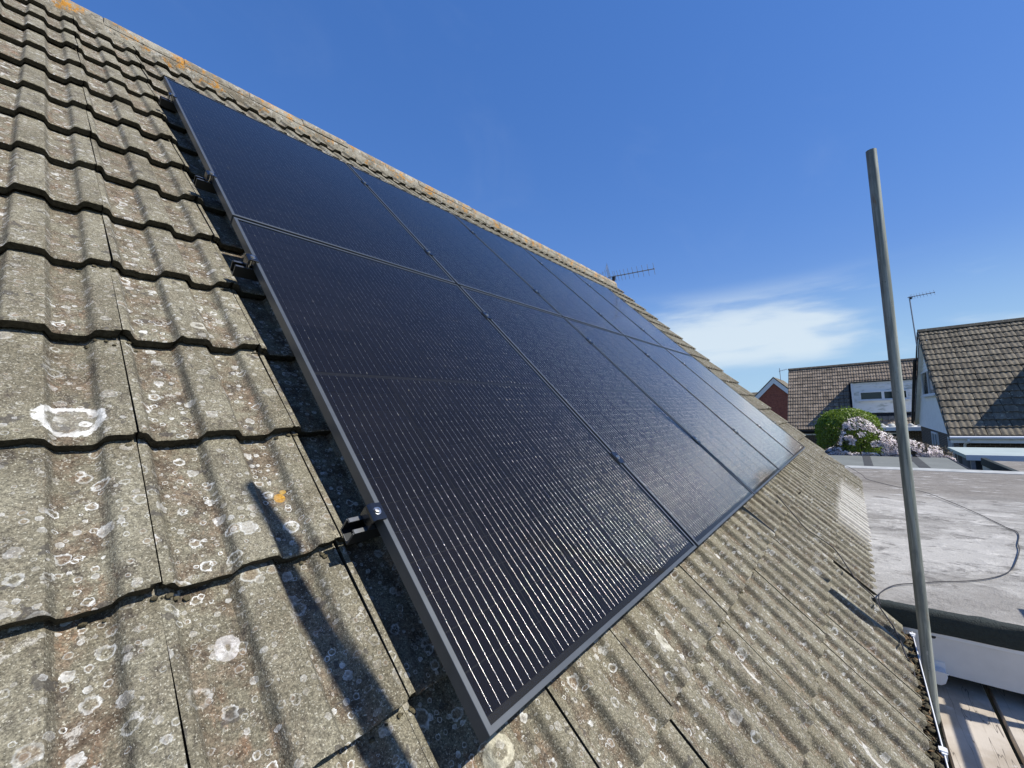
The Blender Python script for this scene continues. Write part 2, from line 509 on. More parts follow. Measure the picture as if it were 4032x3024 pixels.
# --- scaffold boards
m_, g, b = mat('weathered_board')
p = wpos(g)
gr = g.noise(g.vm('MULTIPLY', p, (2.2, 60.0, 60.0)), 1.0, 5.0, 0.65, 0.4)
bl = g.noise(p, 4.5, 5.0, 0.6)
c = g.mix(g.step(bl, 0.35, 0.65), (0.36, 0.305, 0.235), (0.50, 0.445, 0.37))
c = g.mix(g.step(gr, 0.56, 0.75, 0, 0.55), c, (0.22, 0.18, 0.13))
c = g.mix(g.step(g.noise(p, 26.0, 5.0, 0.7), 0.62, 0.72, 0, 0.5), c, (0.6, 0.57, 0.52))
crk = g.m('ABSOLUTE', g.m('SUBTRACT', g.noise(g.vm('MULTIPLY', p, (1.1, 13.0, 1.0)), 1.0, 3.0, 0.5), 0.5))
c = g.mix(g.step(crk, 0.006, 0.001, 0, 0.8), c, (0.06, 0.05, 0.04))
g.set(b.inputs['Base Color'], c)
b.inputs['Roughness'].default_value = 0.9
bump(g, b, gr, 0.0015)
M['board'] = m_

# --- flat roof covering
m_, g, b = mat('old_mineral_felt')
p = wpos(g)
sx = g.sep(p)
w1 = g.noise(g.vm('MULTIPLY', p, (1.5, 0.7, 1)), 1.0, 7.0, 0.68, 0.6)
w2 = g.noise(g.vm('MULTIPLY', p, (5.0, 3.8, 1)), 1.0, 7.0, 0.74, 0.5)
fi = g.noise(p, 130.0, 3.0, 0.7)
c = g.mix(g.step(w1, 0.34, 0.64), (0.20, 0.188, 0.165), (0.40, 0.385, 0.35))
c = g.mix(g.step(w2, 0.50, 0.68, 0, 0.8), c, (0.57, 0.55, 0.50))
c = g.mix(g.step(g.noise(g.vm('MULTIPLY', g.vm('ADD', p, (3, 8, 0)), (5.5, 4.2, 1)), 1.0, 8.0, 0.78, 0.3), 0.51, 0.64, 0, 0.8), c, (0.105, 0.098, 0.086))
c = g.mix(g.step(g.noise(g.vm('MULTIPLY', g.vm('ADD', p, (13, 2, 0)), (21.0, 17.0, 1)), 1.0, 5.0, 0.7), 0.62, 0.69, 0, 0.8), c, (0.10, 0.09, 0.08))
edge = g.m('ADD', sx[0], g.m('MULTIPLY', g.m('SUBTRACT', w1, 0.5), 2.2))
c = g.mix(g.step(edge, 6.4, 7.5, 0, 0.72), c, (0.165, 0.145, 0.118))
c = g.mix(g.step(edge, 4.0, 3.1, 0, 0.45), c, (0.22, 0.205, 0.18))
c = g.mix(g.m('MULTIPLY', g.step(g.noise(g.vm('MULTIPLY', p, (8.0, 3.0, 1)), 1.0, 6.0, 0.7), 0.58, 0.66), g.step(edge, 5.6, 6.4, 0, 0.6)), c, (0.58, 0.57, 0.54))
c = g.vm('SCALE', c, scale=g.lin(fi, 0.25, 0.75, 0.75, 1.25))
g.set(b.inputs['Base Color'], c)
b.inputs['Roughness'].default_value = 0.85
bump(g, b, g.m('ADD', fi, g.m('MULTIPLY', w2, 6.0)), 0.004)
M['flat_roof'] = m_
M['felt_edge'] = simple('dark_felt_edge', (0.018, 0.027, 0.024), 0.75, var=0.35, scale=60, bscale=140, bdist=0.006)
M['grey_felt'] = simple('grey_mineral_felt', (0.155, 0.165, 0.15), 0.9, var=0.14, scale=2.0, bscale=80, bdist=0.003)
M['dark_seam'] = simple('dark_felt_strip', (0.045, 0.047, 0.045), 0.85, var=0.25, scale=9)
M['kerb'] = simple('pale_kerb', (0.40, 0.41, 0.39), 0.8, var=0.2, scale=6)
M['white_upvc'] = simple('white_plastic', (0.72, 0.73, 0.74), 0.4, var=0.05, scale=4)
M['fascia'] = simple('white_fascia_paint', (0.66, 0.645, 0.61), 0.5, var=0.1, scale=5, bscale=300, bdist=0.0006)
M['white_board'] = simple('white_cladding', (0.80, 0.80, 0.78), 0.5, var=0.08, scale=3)
m_, g, b = mat('mildewed_cladding')
p = wpos(g)
c = g.mix(g.step(g.noise(g.vm('MULTIPLY', p, (1, 0.9, 3.2)), 1.5, 5.0, 0.6), 0.50, 0.66, 0, 0.62), (0.80, 0.80, 0.77), (0.22, 0.25, 0.18))
g.set(b.inputs['Base Color'], c); b.inputs['Roughness'].default_value = 0.6
M['mildew'] = m_
M['gutter'] = simple('dark_gutter', (0.02, 0.02, 0.02), 0.5, var=0.2)
M['moss'] = simple('gutter_moss', (0.085, 0.072, 0.04), 0.95, var=0.6, scale=70, bscale=300, bdist=0.004)
M['litter'] = simple('leaf_litter', (0.20, 0.13, 0.065), 0.9, var=0.6, scale=50)
M['cable'] = simple('black_cable', (0.022, 0.02, 0.022), 0.65, var=0.2)
M['dark_void'] = simple('dark_wall', (0.05, 0.055, 0.06), 0.8, var=0.3)
M['navy'] = simple('dark_blue_panel', (0.03, 0.045, 0.08), 0.6, var=0.2)
M['canopy'] = simple('pale_green_grey_roof', (0.36, 0.42, 0.40), 0.7, var=0.1, scale=2)
M['alum'] = simple('dull_aluminium', (0.30, 0.31, 0.33), 0.45, metal=0.6, var=0.2)
M['black_metal'] = simple('dark_metal', (0.03, 0.03, 0.032), 0.5, metal=0.3)
M['window_glass'] = simple('dark_window_glass', (0.02, 0.03, 0.03), 0.08, var=0.1)
M['ground'] = simple('ground_grass_and_paving', (0.09, 0.10, 0.06), 0.95, var=0.4, scale=0.7)

def brick_mat(name, c1, c2, mort, scale):
    m_, g, b = mat(name)
    p = wpos(g)
    s_ = g.sep(p)
    q = g.comb(g.m('ADD', s_[0], s_[1]), s_[2], 0.0)
    bt = g.n('ShaderNodeTexBrick', {'Vector': q, 'Color1': (*c1, 1), 'Color2': (*c2, 1), 'Mortar': (*mort, 1), 'Scale': 1.0, 'Mortar Size': 0.008, 'Brick Width': 0.225, 'Row Height': 0.075})
    k = g.lin(g.noise(p, 5.0, 4.0, 0.6), 0.3, 0.7, 0.8, 1.2)
    g.set(b.inputs['Base Color'], g.vm('SCALE', bt.outputs[0], scale=k))
    b.inputs['Roughness'].default_value = 0.9
    return m_
M['red_brick'] = brick_mat('red_brick', (0.33, 0.085, 0.05), (0.25, 0.06, 0.04), (0.2, 0.13, 0.1), 1)
M['dark_brick'] = brick_mat('dark_brick', (0.045, 0.03, 0.022), (0.06, 0.036, 0.026), (0.22, 0.19, 0.15), 1)
M['house_brick'] = brick_mat('house_brick', (0.26, 0.14, 0.09), (0.2, 0.11, 0.075), (0.3, 0.27, 0.23), 1)

def leaf_mat(name, c1, c2, trans=0.3):
    m_ = bpy.data.materials.new(name); m_.use_nodes = True
    nt = m_.node_tree; nt.nodes.clear(); g = G(nt)
    rp = g.n('ShaderNodeNewGeometry').outputs['Random Per Island']
    c = g.mix(rp, c1, c2)
    df = g.n('ShaderNodeBsdfDiffuse', {'Color': c})
    tl = g.n('ShaderNodeBsdfTranslucent', {'Color': c})
    gl = g.n('ShaderNodeBsdfGlossy', {'Color': (1, 1, 1, 1), 'Roughness': 0.4})
    a = g.n('ShaderNodeMixShader', {0: trans, 1: df.outputs[0], 2: tl.outputs[0]})
    a = g.n('ShaderNodeMixShader', {0: 0.04, 1: a.outputs[0], 2: gl.outputs[0]})
    g.n('ShaderNodeOutputMaterial', {'Surface': a.outputs[0]})
    return m_
M['hedge_leaf'] = leaf_mat('hedge_leaf', (0.08, 0.15, 0.01), (0.24, 0.33, 0.02), 0.35)
M['vine_leaf'] = leaf_mat('vine_leaf', (0.035, 0.04, 0.02), (0.10, 0.07, 0.045), 0.25)
M['petal'] = leaf_mat('pink_white_petal', (0.84, 0.74, 0.73), (0.93, 0.90, 0.87), 0.25)
M['stem'] = simple('woody_stem', (0.06, 0.045, 0.03), 0.9)

# ------------------------------------------------------------------ ground
GZ = -3.3
mb = MB(); mb.add([(-400, -400, GZ), (700, -400, GZ), (700, 400, GZ), (-400, 400, GZ)], [(0, 1, 2, 3)])
tag(mb.build('ground', M['ground']), kind='structure')

# ------------------------------------------------------------------ the tiled house
TD = -0.10                 # tile crests lie 10 cm under the panel faces
TW = 0.300                 # tile cover width
U0 = -0.337                # a tile joint
GAUGE = 0.338
V0 = -0.222
UMIN_K, UMAX_K = -4, 28    # columns
RIDGE_V, RIDGE_N = 4.82, -0.155
house = thing('tiled_house', (3.0, 3.4, GZ), 'house with lichen-covered concrete tile roof that carries the solar panels', 'house')

def profile(t):
    """height 0..1 of the double-roll tile across its width (t 0..1)"""
    t = t % 1.0
    def sm(x):
        x = min(max(x, 0), 1); return x * x * (3 - 2 * x)
    up1 = sm((t - 0.335) / 0.055) * (1 - sm((t - 0.575) / 0.065))
    up2 = sm((t - 0.80) / 0.065) + (1 - sm((t - 0.035) / 0.06)) * (1 if t < 0.2 else 0)
    return min(1.0, up1 + up2)

KN = [0, .012, .035, .05, .065, .08, .10, .15, .21, .27, .32, .335, .35, .365, .38, .395, .43, .48, .53, .565, .585, .605, .625, .645, .68, .72, .76, .795, .815, .835, .85, .87, .91, .955, .985, 1.0]
HT = 0.023

def tile_mesh(seed, length, near=True):
    r = random.Random(seed)
    W = TW - 0.0030
    mb = MB(); hv = []
    ys = [0.0, 0.0035, 0.05, 0.2, length] if near else [0.0, length]
    nx = len(KN)
    slope = 0.030 / GAUGE
    so = r.random() * 50
    chips = [(r.choice((0.0, 1.0, r.random())), r.uniform(0.02, 0.06), r.uniform(0.003, 0.011)) for _ in range(r.randrange(1, 4))]
    grid = []
    for j, y in enumerate(ys):
        for t in KN:
            h = profile(t)
            nz = mnoise.noise(Vector((t * 14 + so, y * 9, seed)))
            z = HT * (h - 1) - slope * y + nz * 0.0009
            yy = y
            if j == 0:
                yy = 0.0015 * mnoise.noise(Vector((t * 45 + so, 0, 3))) + 0.0010 * r.uniform(-1, 1)
                z -= 0.0026 + 0.0012 * abs(mnoise.noise(Vector((t * 60, so, 1))))
                if t in (KN[0], KN[-1]): yy += 0.003
                for (ct, cw_, cd_) in chips:
                    yy += cd_ * max(0, 1 - abs(t - ct) / cw_)
            grid.append((t * W, yy, z)); hv.append(h)
    mb.add(grid, [(j * nx + i, j * nx + i + 1, (j + 1) * nx + i + 1, (j + 1) * nx + i) for j in range(len(ys) - 1) for i in range(nx - 1)])
    # nose
    low = []
    for i, t in enumerate(KN):
        x, y, z = grid[i]
        low.append((x, y + 0.004 + 0.002 * r.uniform(-1, 1), z - 0.0215 - 0.004 * mnoise.noise(Vector((t * 30 + so, 5, 2))))); hv.append(profile(t) * 0.6)
    b0 = len(mb.v)
    mb.add(low, [])
    mb.f += [[i + 1, i, b0 + i, b0 + i + 1] for i in range(nx - 1)]; mb.mi += [0] * (nx - 1)
    # underside and side faces
    back = [((0.0), length, HT * (profile(0) - 1) - slope * length - 0.022), (W, length, HT * (profile(.999) - 1) - slope * length - 0.022)]
    b1 = len(mb.v); mb.add(back, []); hv += [0, 0]
    top = len(ys) - 1
    left = [j * nx for j in range(len(ys))]
    rgt = [j * nx + nx - 1 for j in range(len(ys))]
    mb.f.append([b0] + left + [b1]); mb.mi.append(0)
    mb.f.append([b1 + 1] + rgt[::-1] + [b0 + nx - 1]); mb.mi.append(0)
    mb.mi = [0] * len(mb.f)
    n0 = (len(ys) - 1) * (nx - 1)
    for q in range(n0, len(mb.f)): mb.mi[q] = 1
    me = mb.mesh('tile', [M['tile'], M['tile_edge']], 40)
    at = me.attributes.new('hump', 'FLOAT', 'POINT')
    at.data.foreach_set('value', hv)
    return me, mb, hv

tile_vars = [tile_mesh(s, GAUGE + 0.085) for s in range(10)]
eave_vars = [tile_mesh(40 + s, 0.43 + 0.075) for s in range(5)]
top_vars = [tile_mesh(60 + s, 0.27) for s in range(4)]
RM4 = RM.to_4x4()

cands = []
for k in range(UMIN_K, UMAX_K):
    u = U0 + TW * k
    for j in range(-2, 15):
        eave = j == -2
        v = V0 + GAUGE * j
        if eave:
            v = -0.985 if u < 2.8 else -0.865
        cu, cv = u + TW / 2, v + GAUGE / 2
        P = roof(cu, cv, TD)
        x, y, z = proj(P)
        hidden = (0.25 < u and u + TW < 5.6 and 0.12 < v and v + GAUGE < 3.95)
        score = 0.0
        if z > 0.05 and -500 < x < 4500 and -500 < y < 3500:
            cs = [proj(roof(a, b_, TD)) for a, b_ in ((u, v), (u + TW, v), (u + TW, v + GAUGE), (u, v + GAUGE))]
            if min(q[2] for q in cs) > 0.05:
                score = abs(sum(cs[i][0] * cs[(i + 1) % 4][1] - cs[(i + 1) % 4][0] * cs[i][1] for i in range(4))) / 2
            else:
                score = 1e6
            if x < -150 or y > 3200 or x > 4150 or y < -150:
                score *= 0.05
        if hidden:
            score = 0
        jt = Matrix.Translation(Vector((u + rnd.gauss(0, 0.0011), v + rnd.gauss(0, 0.0035), TD + rnd.gauss(0, 0.0016)))) @ Matrix.Rotation(rnd.gauss(0, 0.0042), 4, 'Z') @ Matrix.Rotation(rnd.gauss(0, 0.003), 4, 'Y')
        if not eave and k == 3 and j in (-1, 0, 1):
            jt = Matrix.Translation(Vector((0.006, 0.004, 0.002))) @ jt
        cands.append((score, jt, 2 if j == 14 else eave, rnd.randrange(1000)))
cands.sort(key=lambda c: -c[0])
rest = MB(); rest_h = []
for i, (score, jt, eave, r_) in enumerate(cands):
    vs = top_vars if eave == 2 else (eave_vars if eave else tile_vars)
    me, mb, hv = vs[r_ % len(vs)]
    if i < 300 and score > 0:
        link('roof_tile', me, house, RM4 @ jt)
    else:
        mm = RM4 @ jt
        b_ = len(rest.mi)
        rest.add([mm @ Vector(p) for p in mb.v], mb.f)
        rest.mi[b_:] = mb.mi
        rest_h += hv
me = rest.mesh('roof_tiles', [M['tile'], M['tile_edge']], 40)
me.attributes.new('hump', 'FLOAT', 'POINT').data.foreach_set('value', rest_h)
tag(link('remaining_roof_tiles', me, house), kind='stuff')

UL, UR = U0 + TW * UMIN_K, U0 + TW * UMAX_K
# underlay sheet beneath the tiles, on a boarded deck
mb = MB()
mb.box((UL, -0.93, TD - 0.16), (UR - 0.02, 4.80, TD - 0.085), RM4)
mb.build('roof_deck', M['felt'], house)
# far slope of the roof
rc = roof(0, RIDGE_V, RIDGE_N)
mb = MB()
back = Matrix.Translation(Vector((0, 2 * rc.y, 0))) @ Matrix.Scale(-1, 4, Vector((0, 1, 0)))
mb.box((UL, -0.9, TD - 0.10), (UR, 4.80, TD - 0.015), back @ RM4)
mb.build('rear_roof_slope', M['tile'], house)
# walls
mb = MB()
yb = 2 * rc.y
wallpoly = [(UL + 0.15, -0.33, GZ), (UL + 0.15, yb + 0.33, GZ), (UL + 0.15, yb + 0.33, -0.85), (UL + 0.15, rc.y, rc.z - 0.32), (UL + 0.15, -0.33, -0.85)]
mb.prism(wallpoly, (UR - UL - 0.25, 0, 0))
mb.build('wall', M['house_brick'], house)
mb = MB(); mb.box((UL, -0.56, -1.02), (2.86, -0.53, -0.84)); mb.build('eaves_fascia', M['fascia'], house)
mb = MB(); mb.box((UL, -0.53, -1.02), (2.86, -0.33, -1.0)); mb.build('eaves_soffit', M['fascia'], house)
# verge: undercloak strip
mb = MB(); mb.box((UR - 0.05, -0.9, TD - 0.085), (UR - 0.006, 4.78, TD - 0.045), RM4); mb.build('verge_mortar', M['mortar'], house)
# ridge tiles
def ridge_mesh(seed):
    L = 0.452; R_ = 0.105; th = 0.018
    mb = MB(); r = random.Random(seed)
    A = [math.pi * (i / 14) for i in range(15)]
    xs = [0, 0.006, 0.15, 0.3, L - 0.006, L]
    vs = []
    for x in xs:
        e = -0.004 if x in (0, L) else 0
        for a in A:
            q = R_ + e + 0.0025 * mnoise.noise(Vector((x * 8 + seed, a * 3, 1)))
            vs.append((x, -math.cos(a) * q, math.sin(a) * q))
    n = len(A)
    fs = [(j * n + i, j * n + i + 1, (j + 1) * n + i + 1, (j + 1) * n + i) for j in range(len(xs) - 1) for i in range(n - 1)]
    mb.add(vs, fs)
    b0 = len(mb.v)
    inner = [(x, -math.cos(a) * (R_ - th), math.sin(a) * (R_ - th)) for x in (0, L) for a in A]
    mb.add(inner, [])
    o = (len(xs) - 1) * n
    for i in range(n - 1):
        mb.f.append([i, b0 + i, b0 + i + 1, i + 1]); mb.mi.append(0)
        mb.f.append([o + i + 1, b0 + n + i + 1, b0 + n + i, o + i]); mb.mi.append(0)
    mb.f.append([j * n for j in range(len(xs))] + [b0 + n, b0]); mb.mi.append(0)
    mb.f.append([j * n + n - 1 for j in range(len(xs))][::-1] + [b0 + n - 1, b0 + 2 * n - 1]); mb.mi.append(0)
    return mb.mesh('ridge_tile', M['ridge'], 35)
rms = [ridge_mesh(s) for s in range(4)]
x = UL - 0.02; i = 0
while x < UR - 0.3:
    link('ridge_tile', rms[i % 4], house, Matrix.Translation(Vector((x, rc.y + rnd.gauss(0, 0.002), rc.z + rnd.gauss(0, 0.003)))))
    x += 0.456; i += 1
# bedding mortar under the ridge, wavy where it was pointed
mb = MB()
N_ = 420
vs = []
for i in range(N_):
    x = UL + (UR - UL - 0.05) * i / (N_ - 1)
    wv = mnoise.noise(Vector((x * 9, 2, 0))) * 0.010 + mnoise.noise(Vector((x * 33, 5, 0))) * 0.006
    pr = profile((x - U0) / TW)
    vs += [roof(x, RIDGE_V - 0.125 + wv, TD - HT * (1 - pr) - 0.034), roof(x, RIDGE_V - 0.10 + wv * 0.5, TD + 0.006), roof(x, RIDGE_V - 0.05, TD + 0.024)]
mb.add(vs, [(3 * i + q, 3 * i + 3 + q, 3 * i + 4 + q, 3 * i + 1 + q) for i in range(N_ - 1) for q in range(2)])
mb.build('ridge_mortar', M['ridge'], house, 60)

# ------------------------------------------------------------------ gutter with moss and litter
gut = thing('eaves_gutter', (1.0, -0.59, -0.87), 'narrow dark gutter full of moss with bright white front lip', 'gutter')
GC = Vector((0, -0.590, -0.812)); GR = 0.056
mb = MB()
arc = [math.pi + math.pi * i / 12 for i in range(13)]
gx0, gx1 = UL, 2.845
for (ra, rb) in ((GR, GR - 0.003),):
    outer = [(0, GC.y + ra * math.cos(a), GC.z + ra * math.sin(a)) for a in arc]
    inner = [(0, GC.y + rb * math.cos(a), GC.z + rb * math.sin(a)) for a in arc[::-1]]
    mb.prism([(gx0, p[1], p[2]) for p in outer + inner], (gx1 - gx0, 0, 0))
mb.build('channel', M['gutter'], gut, 40)
mb = MB(); mb.tube([(gx0, GC.y - GR - 0.001, GC.z + 0.002), (gx1, GC.y - GR - 0.001, GC.z + 0.002)], 0.0026, 8); mb.build('front_lip', M['white_upvc'], gut, 60)
for gx in (0.15, 1.78, 2.80):
    mb = MB()
    mb.box((gx - 0.022, GC.y - GR - 0.009, GC.z - 0.016), (gx + 0.022, GC.y - GR + 0.006, GC.z + 0.008))
    mb.box((gx - 0.012, GC.y - GR - 0.012, GC.z + 0.004), (gx + 0.012, GC.y - GR + 0.012, GC.z + 0.012))
    mb.build('bracket', M['white_upvc'], gut)
mb = MB()
def lump(mb, c, r, seed, squash=0.7):
    bm = bmesh.new(); bmesh.ops.create_icosphere(bm, subdivisions=2 if r > 0.009 else 1, radius=r)
    for v in bm.verts:
        n_ = mnoise.noise(v.co * (1.2 / r) + Vector((seed, 0, 0)))
        v.co *= 1 + 0.45 * n_
        v.co.z *= squash
    idx = {v: i for i, v in enumerate(bm.verts)}
    mb.add([v.co + Vector(c) for v in bm.verts], [[idx[v] for v in f.verts] for f in bm.faces])
    bm.free()
r2 = random.Random(3)
for i in range(900):
    x = r2.uniform(gx0, gx1)
    y = GC.y + r2.uniform(-0.050, 0.005)
    r = r2.choice((0.004, 0.006, 0.008, 0.011, 0.015))
    lump(mb, (x, y, GC.z - 0.014 + r2.uniform(-0.004, 0.012) + 0.010 * mnoise.noise(Vector((x * 7, 0, 0)))), r, i)
# crumbs of moss lying in the pans and under the noses
for i in range(620):
    k = r2.randrange(-2, 8); j = r2.randrange(-2, 6)
    u = U0 + TW * k + r2.gauss(0.285, 0.03); v = V0 + GAUGE * j - abs(r2.gauss(0, 0.006)) - 0.003
    if u > 0.2 and v > 0.05: continue
    r = r2.uniform(0.0018, 0.0065)
    p = roof(u, v, TD - 0.030 - HT * (1 - profile((u - U0) / TW)) + r * 0.5)
    lump(mb, p, r, i + 2000)
tag(mb.build('moss_debris', M['moss'], gut, 60), kind='stuff')
mb = MB()
for i in range(420):
    x = r2.uniform(gx0, gx1); c = Vector((x, GC.y + r2.uniform(-0.05, 0.0), GC.z + r2.uniform(-0.006, 0.008)))
    E_ = Euler((r2.uniform(0, 6), r2.uniform(-.7, .7), r2.uniform(0, 6))).to_matrix()
    L, W_ = r2.uniform(0.006, 0.02), r2.uniform(0.002, 0.006)
    mb.add([c + E_ @ Vector(p) for p in ((-L, 0, 0), (0, -W_, 0.002), (L, 0, 0), (0, W_, 0.002))], [(0, 1, 2, 3)])
tag(mb.build('leaf_litter', M['litter'], gut, fix=False), kind='stuff')

# ------------------------------------------------------------------ solar panels
PW, PH, PITU, PITV = 1.134, 1.791, 1.154, 1.811
LIP, DEP = 0.0105, 0.030
CU0, CV0 = 0.0145, 0.0235
CPU = (PW - 2 * CU0 + 0.0040) / 5
HALFGAP = 0.0125
CPV = (PH - 2 * CV0 - HALFGAP + 0.0024 * 2) / 24
CW, CH = CPU - 0.0040, CPV - 0.0024

def frame_mesh():
    mb = MB()
    o = [(0, 0), (PW, 0), (PW, PH), (0, PH)]
    i_ = [(LIP, LIP), (PW - LIP, LIP), (PW - LIP, PH - LIP), (LIP, PH - LIP)]
    ch = 0.0007
    oc = [(ch, ch), (PW - ch, ch), (PW - ch, PH - ch), (ch, PH - ch)]
    W2 = 0.028
    ib = [(W2, W2), (PW - W2, W2), (PW - W2, PH - W2), (W2, PH - W2)]
    for k in range(4):
        n = (k + 1) % 4
        A = lambda P, z: [(*P[k], z), (*P[n], z)]
        rings = [A(oc, 0), A(i_, 0), A(i_, -0.004)]
        vs = [*A(o, -DEP), *A(o, -ch), *A(oc, 0), *A(i_, 0), *A(i_, -0.0075), *A(ib, -DEP + 0.002), *A(ib, -DEP)]
        mb.add(vs, [(2 * q, 2 * q + 1, 2 * q + 3, 2 * q + 2) for q in range(6)] + [(12, 13, 1, 0)])
    return mb.mesh('frame', M['frame'], 30)

def sheet(name, a, b, z, m_):
    mb = MB(); mb.add([(a[0], a[1], z), (b[0], a[1], z), (b[0], b[1], z), (a[0], b[1], z)], [(0, 1, 2, 3)])
    return mb.mesh(name, m_)

def wires_mesh():
    mb = MB()
    r = random.Random(5)
    for cidx in range(5):
        for wi in range(10):
            u = CU0 + cidx * CPU + CW * 0.5 + (wi - 4.5) * 0.0211
            for half in range(2):
                v0 = CV0 + half * (12 * CPV + HALFGAP) + 0.001
                v1 = v0 + 12 * CPV - 0.003
                # the ribbon rides up and down a little over the pads of each cell
                pts = []
                nseg = 24
                for q in range(nseg + 1):
                    v = v0 + (v1 - v0) * q / nseg
                    pts.append((u + r.gauss(0, 0.00018), v, -0.0052 + (0.0004 if q % 2 else 0) + r.gauss(0, 0.00012)))
                w = 0.00033; h = 0.0003
                prof = [(-w, 0), (-w * 0.7, h * 0.7), (0, h), (w * 0.7, h * 0.7), (w, 0)]
                for q in range(48 // 2):
                    # tinned solder pads: little domes strung along the ribbon
                    pv = v0 + 0.009 + (v1 - v0 - 0.018) * q / 23 + r.gauss(0, 0.0012)
                    L_, W_, H_ = r.uniform(0.0025, 0.0055), r.uniform(0.0006, 0.0009), 0.0008
                    pad = []
                    for (rr_, hz) in ((1.0, 0.0), (0.75, 0.6), (0.3, 0.95)):
                        pad += [(u + W_ * rr_ * math.cos(a_), pv + L_ * rr_ * math.sin(a_), -0.0052 + H_ * hz) for a_ in [k_ * math.pi / 3 for k_ in range(6)]]
                    mb.add(pad, [(6 * e + k_, 6 * e + (k_ + 1) % 6, 6 * e + 6 + (k_ + 1) % 6, 6 * e + 6 + k_) for e in range(2) for k_ in range(6)] + [(12, 13, 14, 15, 16, 17)])
                vs = [(p[0] + a, p[1], p[2] + b) for p in pts for a, b in prof]
                mb.add(vs, [(5 * q + s, 5 * q + s + 1, 5 * q + s + 6, 5 * q + s + 5) for q in range(nseg) for s in range(4)])
    return mb.mesh('busbar_wires', M['wire'], 80)

def cell_mesh():
    mb = MB(); mb.box((0, 0, -0.0005), (CW, CH, 0.0)); return mb.mesh('cell', M['cell'])

FR, WI, CE = frame_mesh(), wires_mesh(), cell_mesh()
BS = sheet('backsheet', (0.006, 0.006), (PW - 0.006, PH - 0.006), -0.0062, M['backsheet'])
GLS = sheet('glass', (0.009, 0.009), (PW - 0.009, PH - 0.009), -0.0022, M['glass'])
place = ['at the end beside the open lichen-spotted tiles', 'second from the end beside the open tiles',
         'in the middle column of the array', 'second from the gable verge', 'at the end beside the gable verge']
for row in range(2):
    for ci in range(5):
        org = Vector((ci * PITU, row * PITV, 0))
        root = thing('solar_panel', roof(*org), '%s row black solar panel %s' % (('lower', 'upper')[row], place[ci]), 'solar panel', 'solar panels of the roof array')
        MT = RM4 @ Matrix.Translation(org)
        link('frame', FR, root, MT)
        link('backsheet', BS, root, MT)
        link('glass', GLS, root, MT)
        tag(link('busbar_wires', WI, root, MT), kind='stuff')
        for a in range(5):
            for b_ in range(24):
                v = CV0 + b_ * CPV + (HALFGAP if b_ >= 12 else 0)
                link('cell', CE, root, MT @ Matrix.Translation(Vector((CU0 + a * CPU, v, -0.0053))))

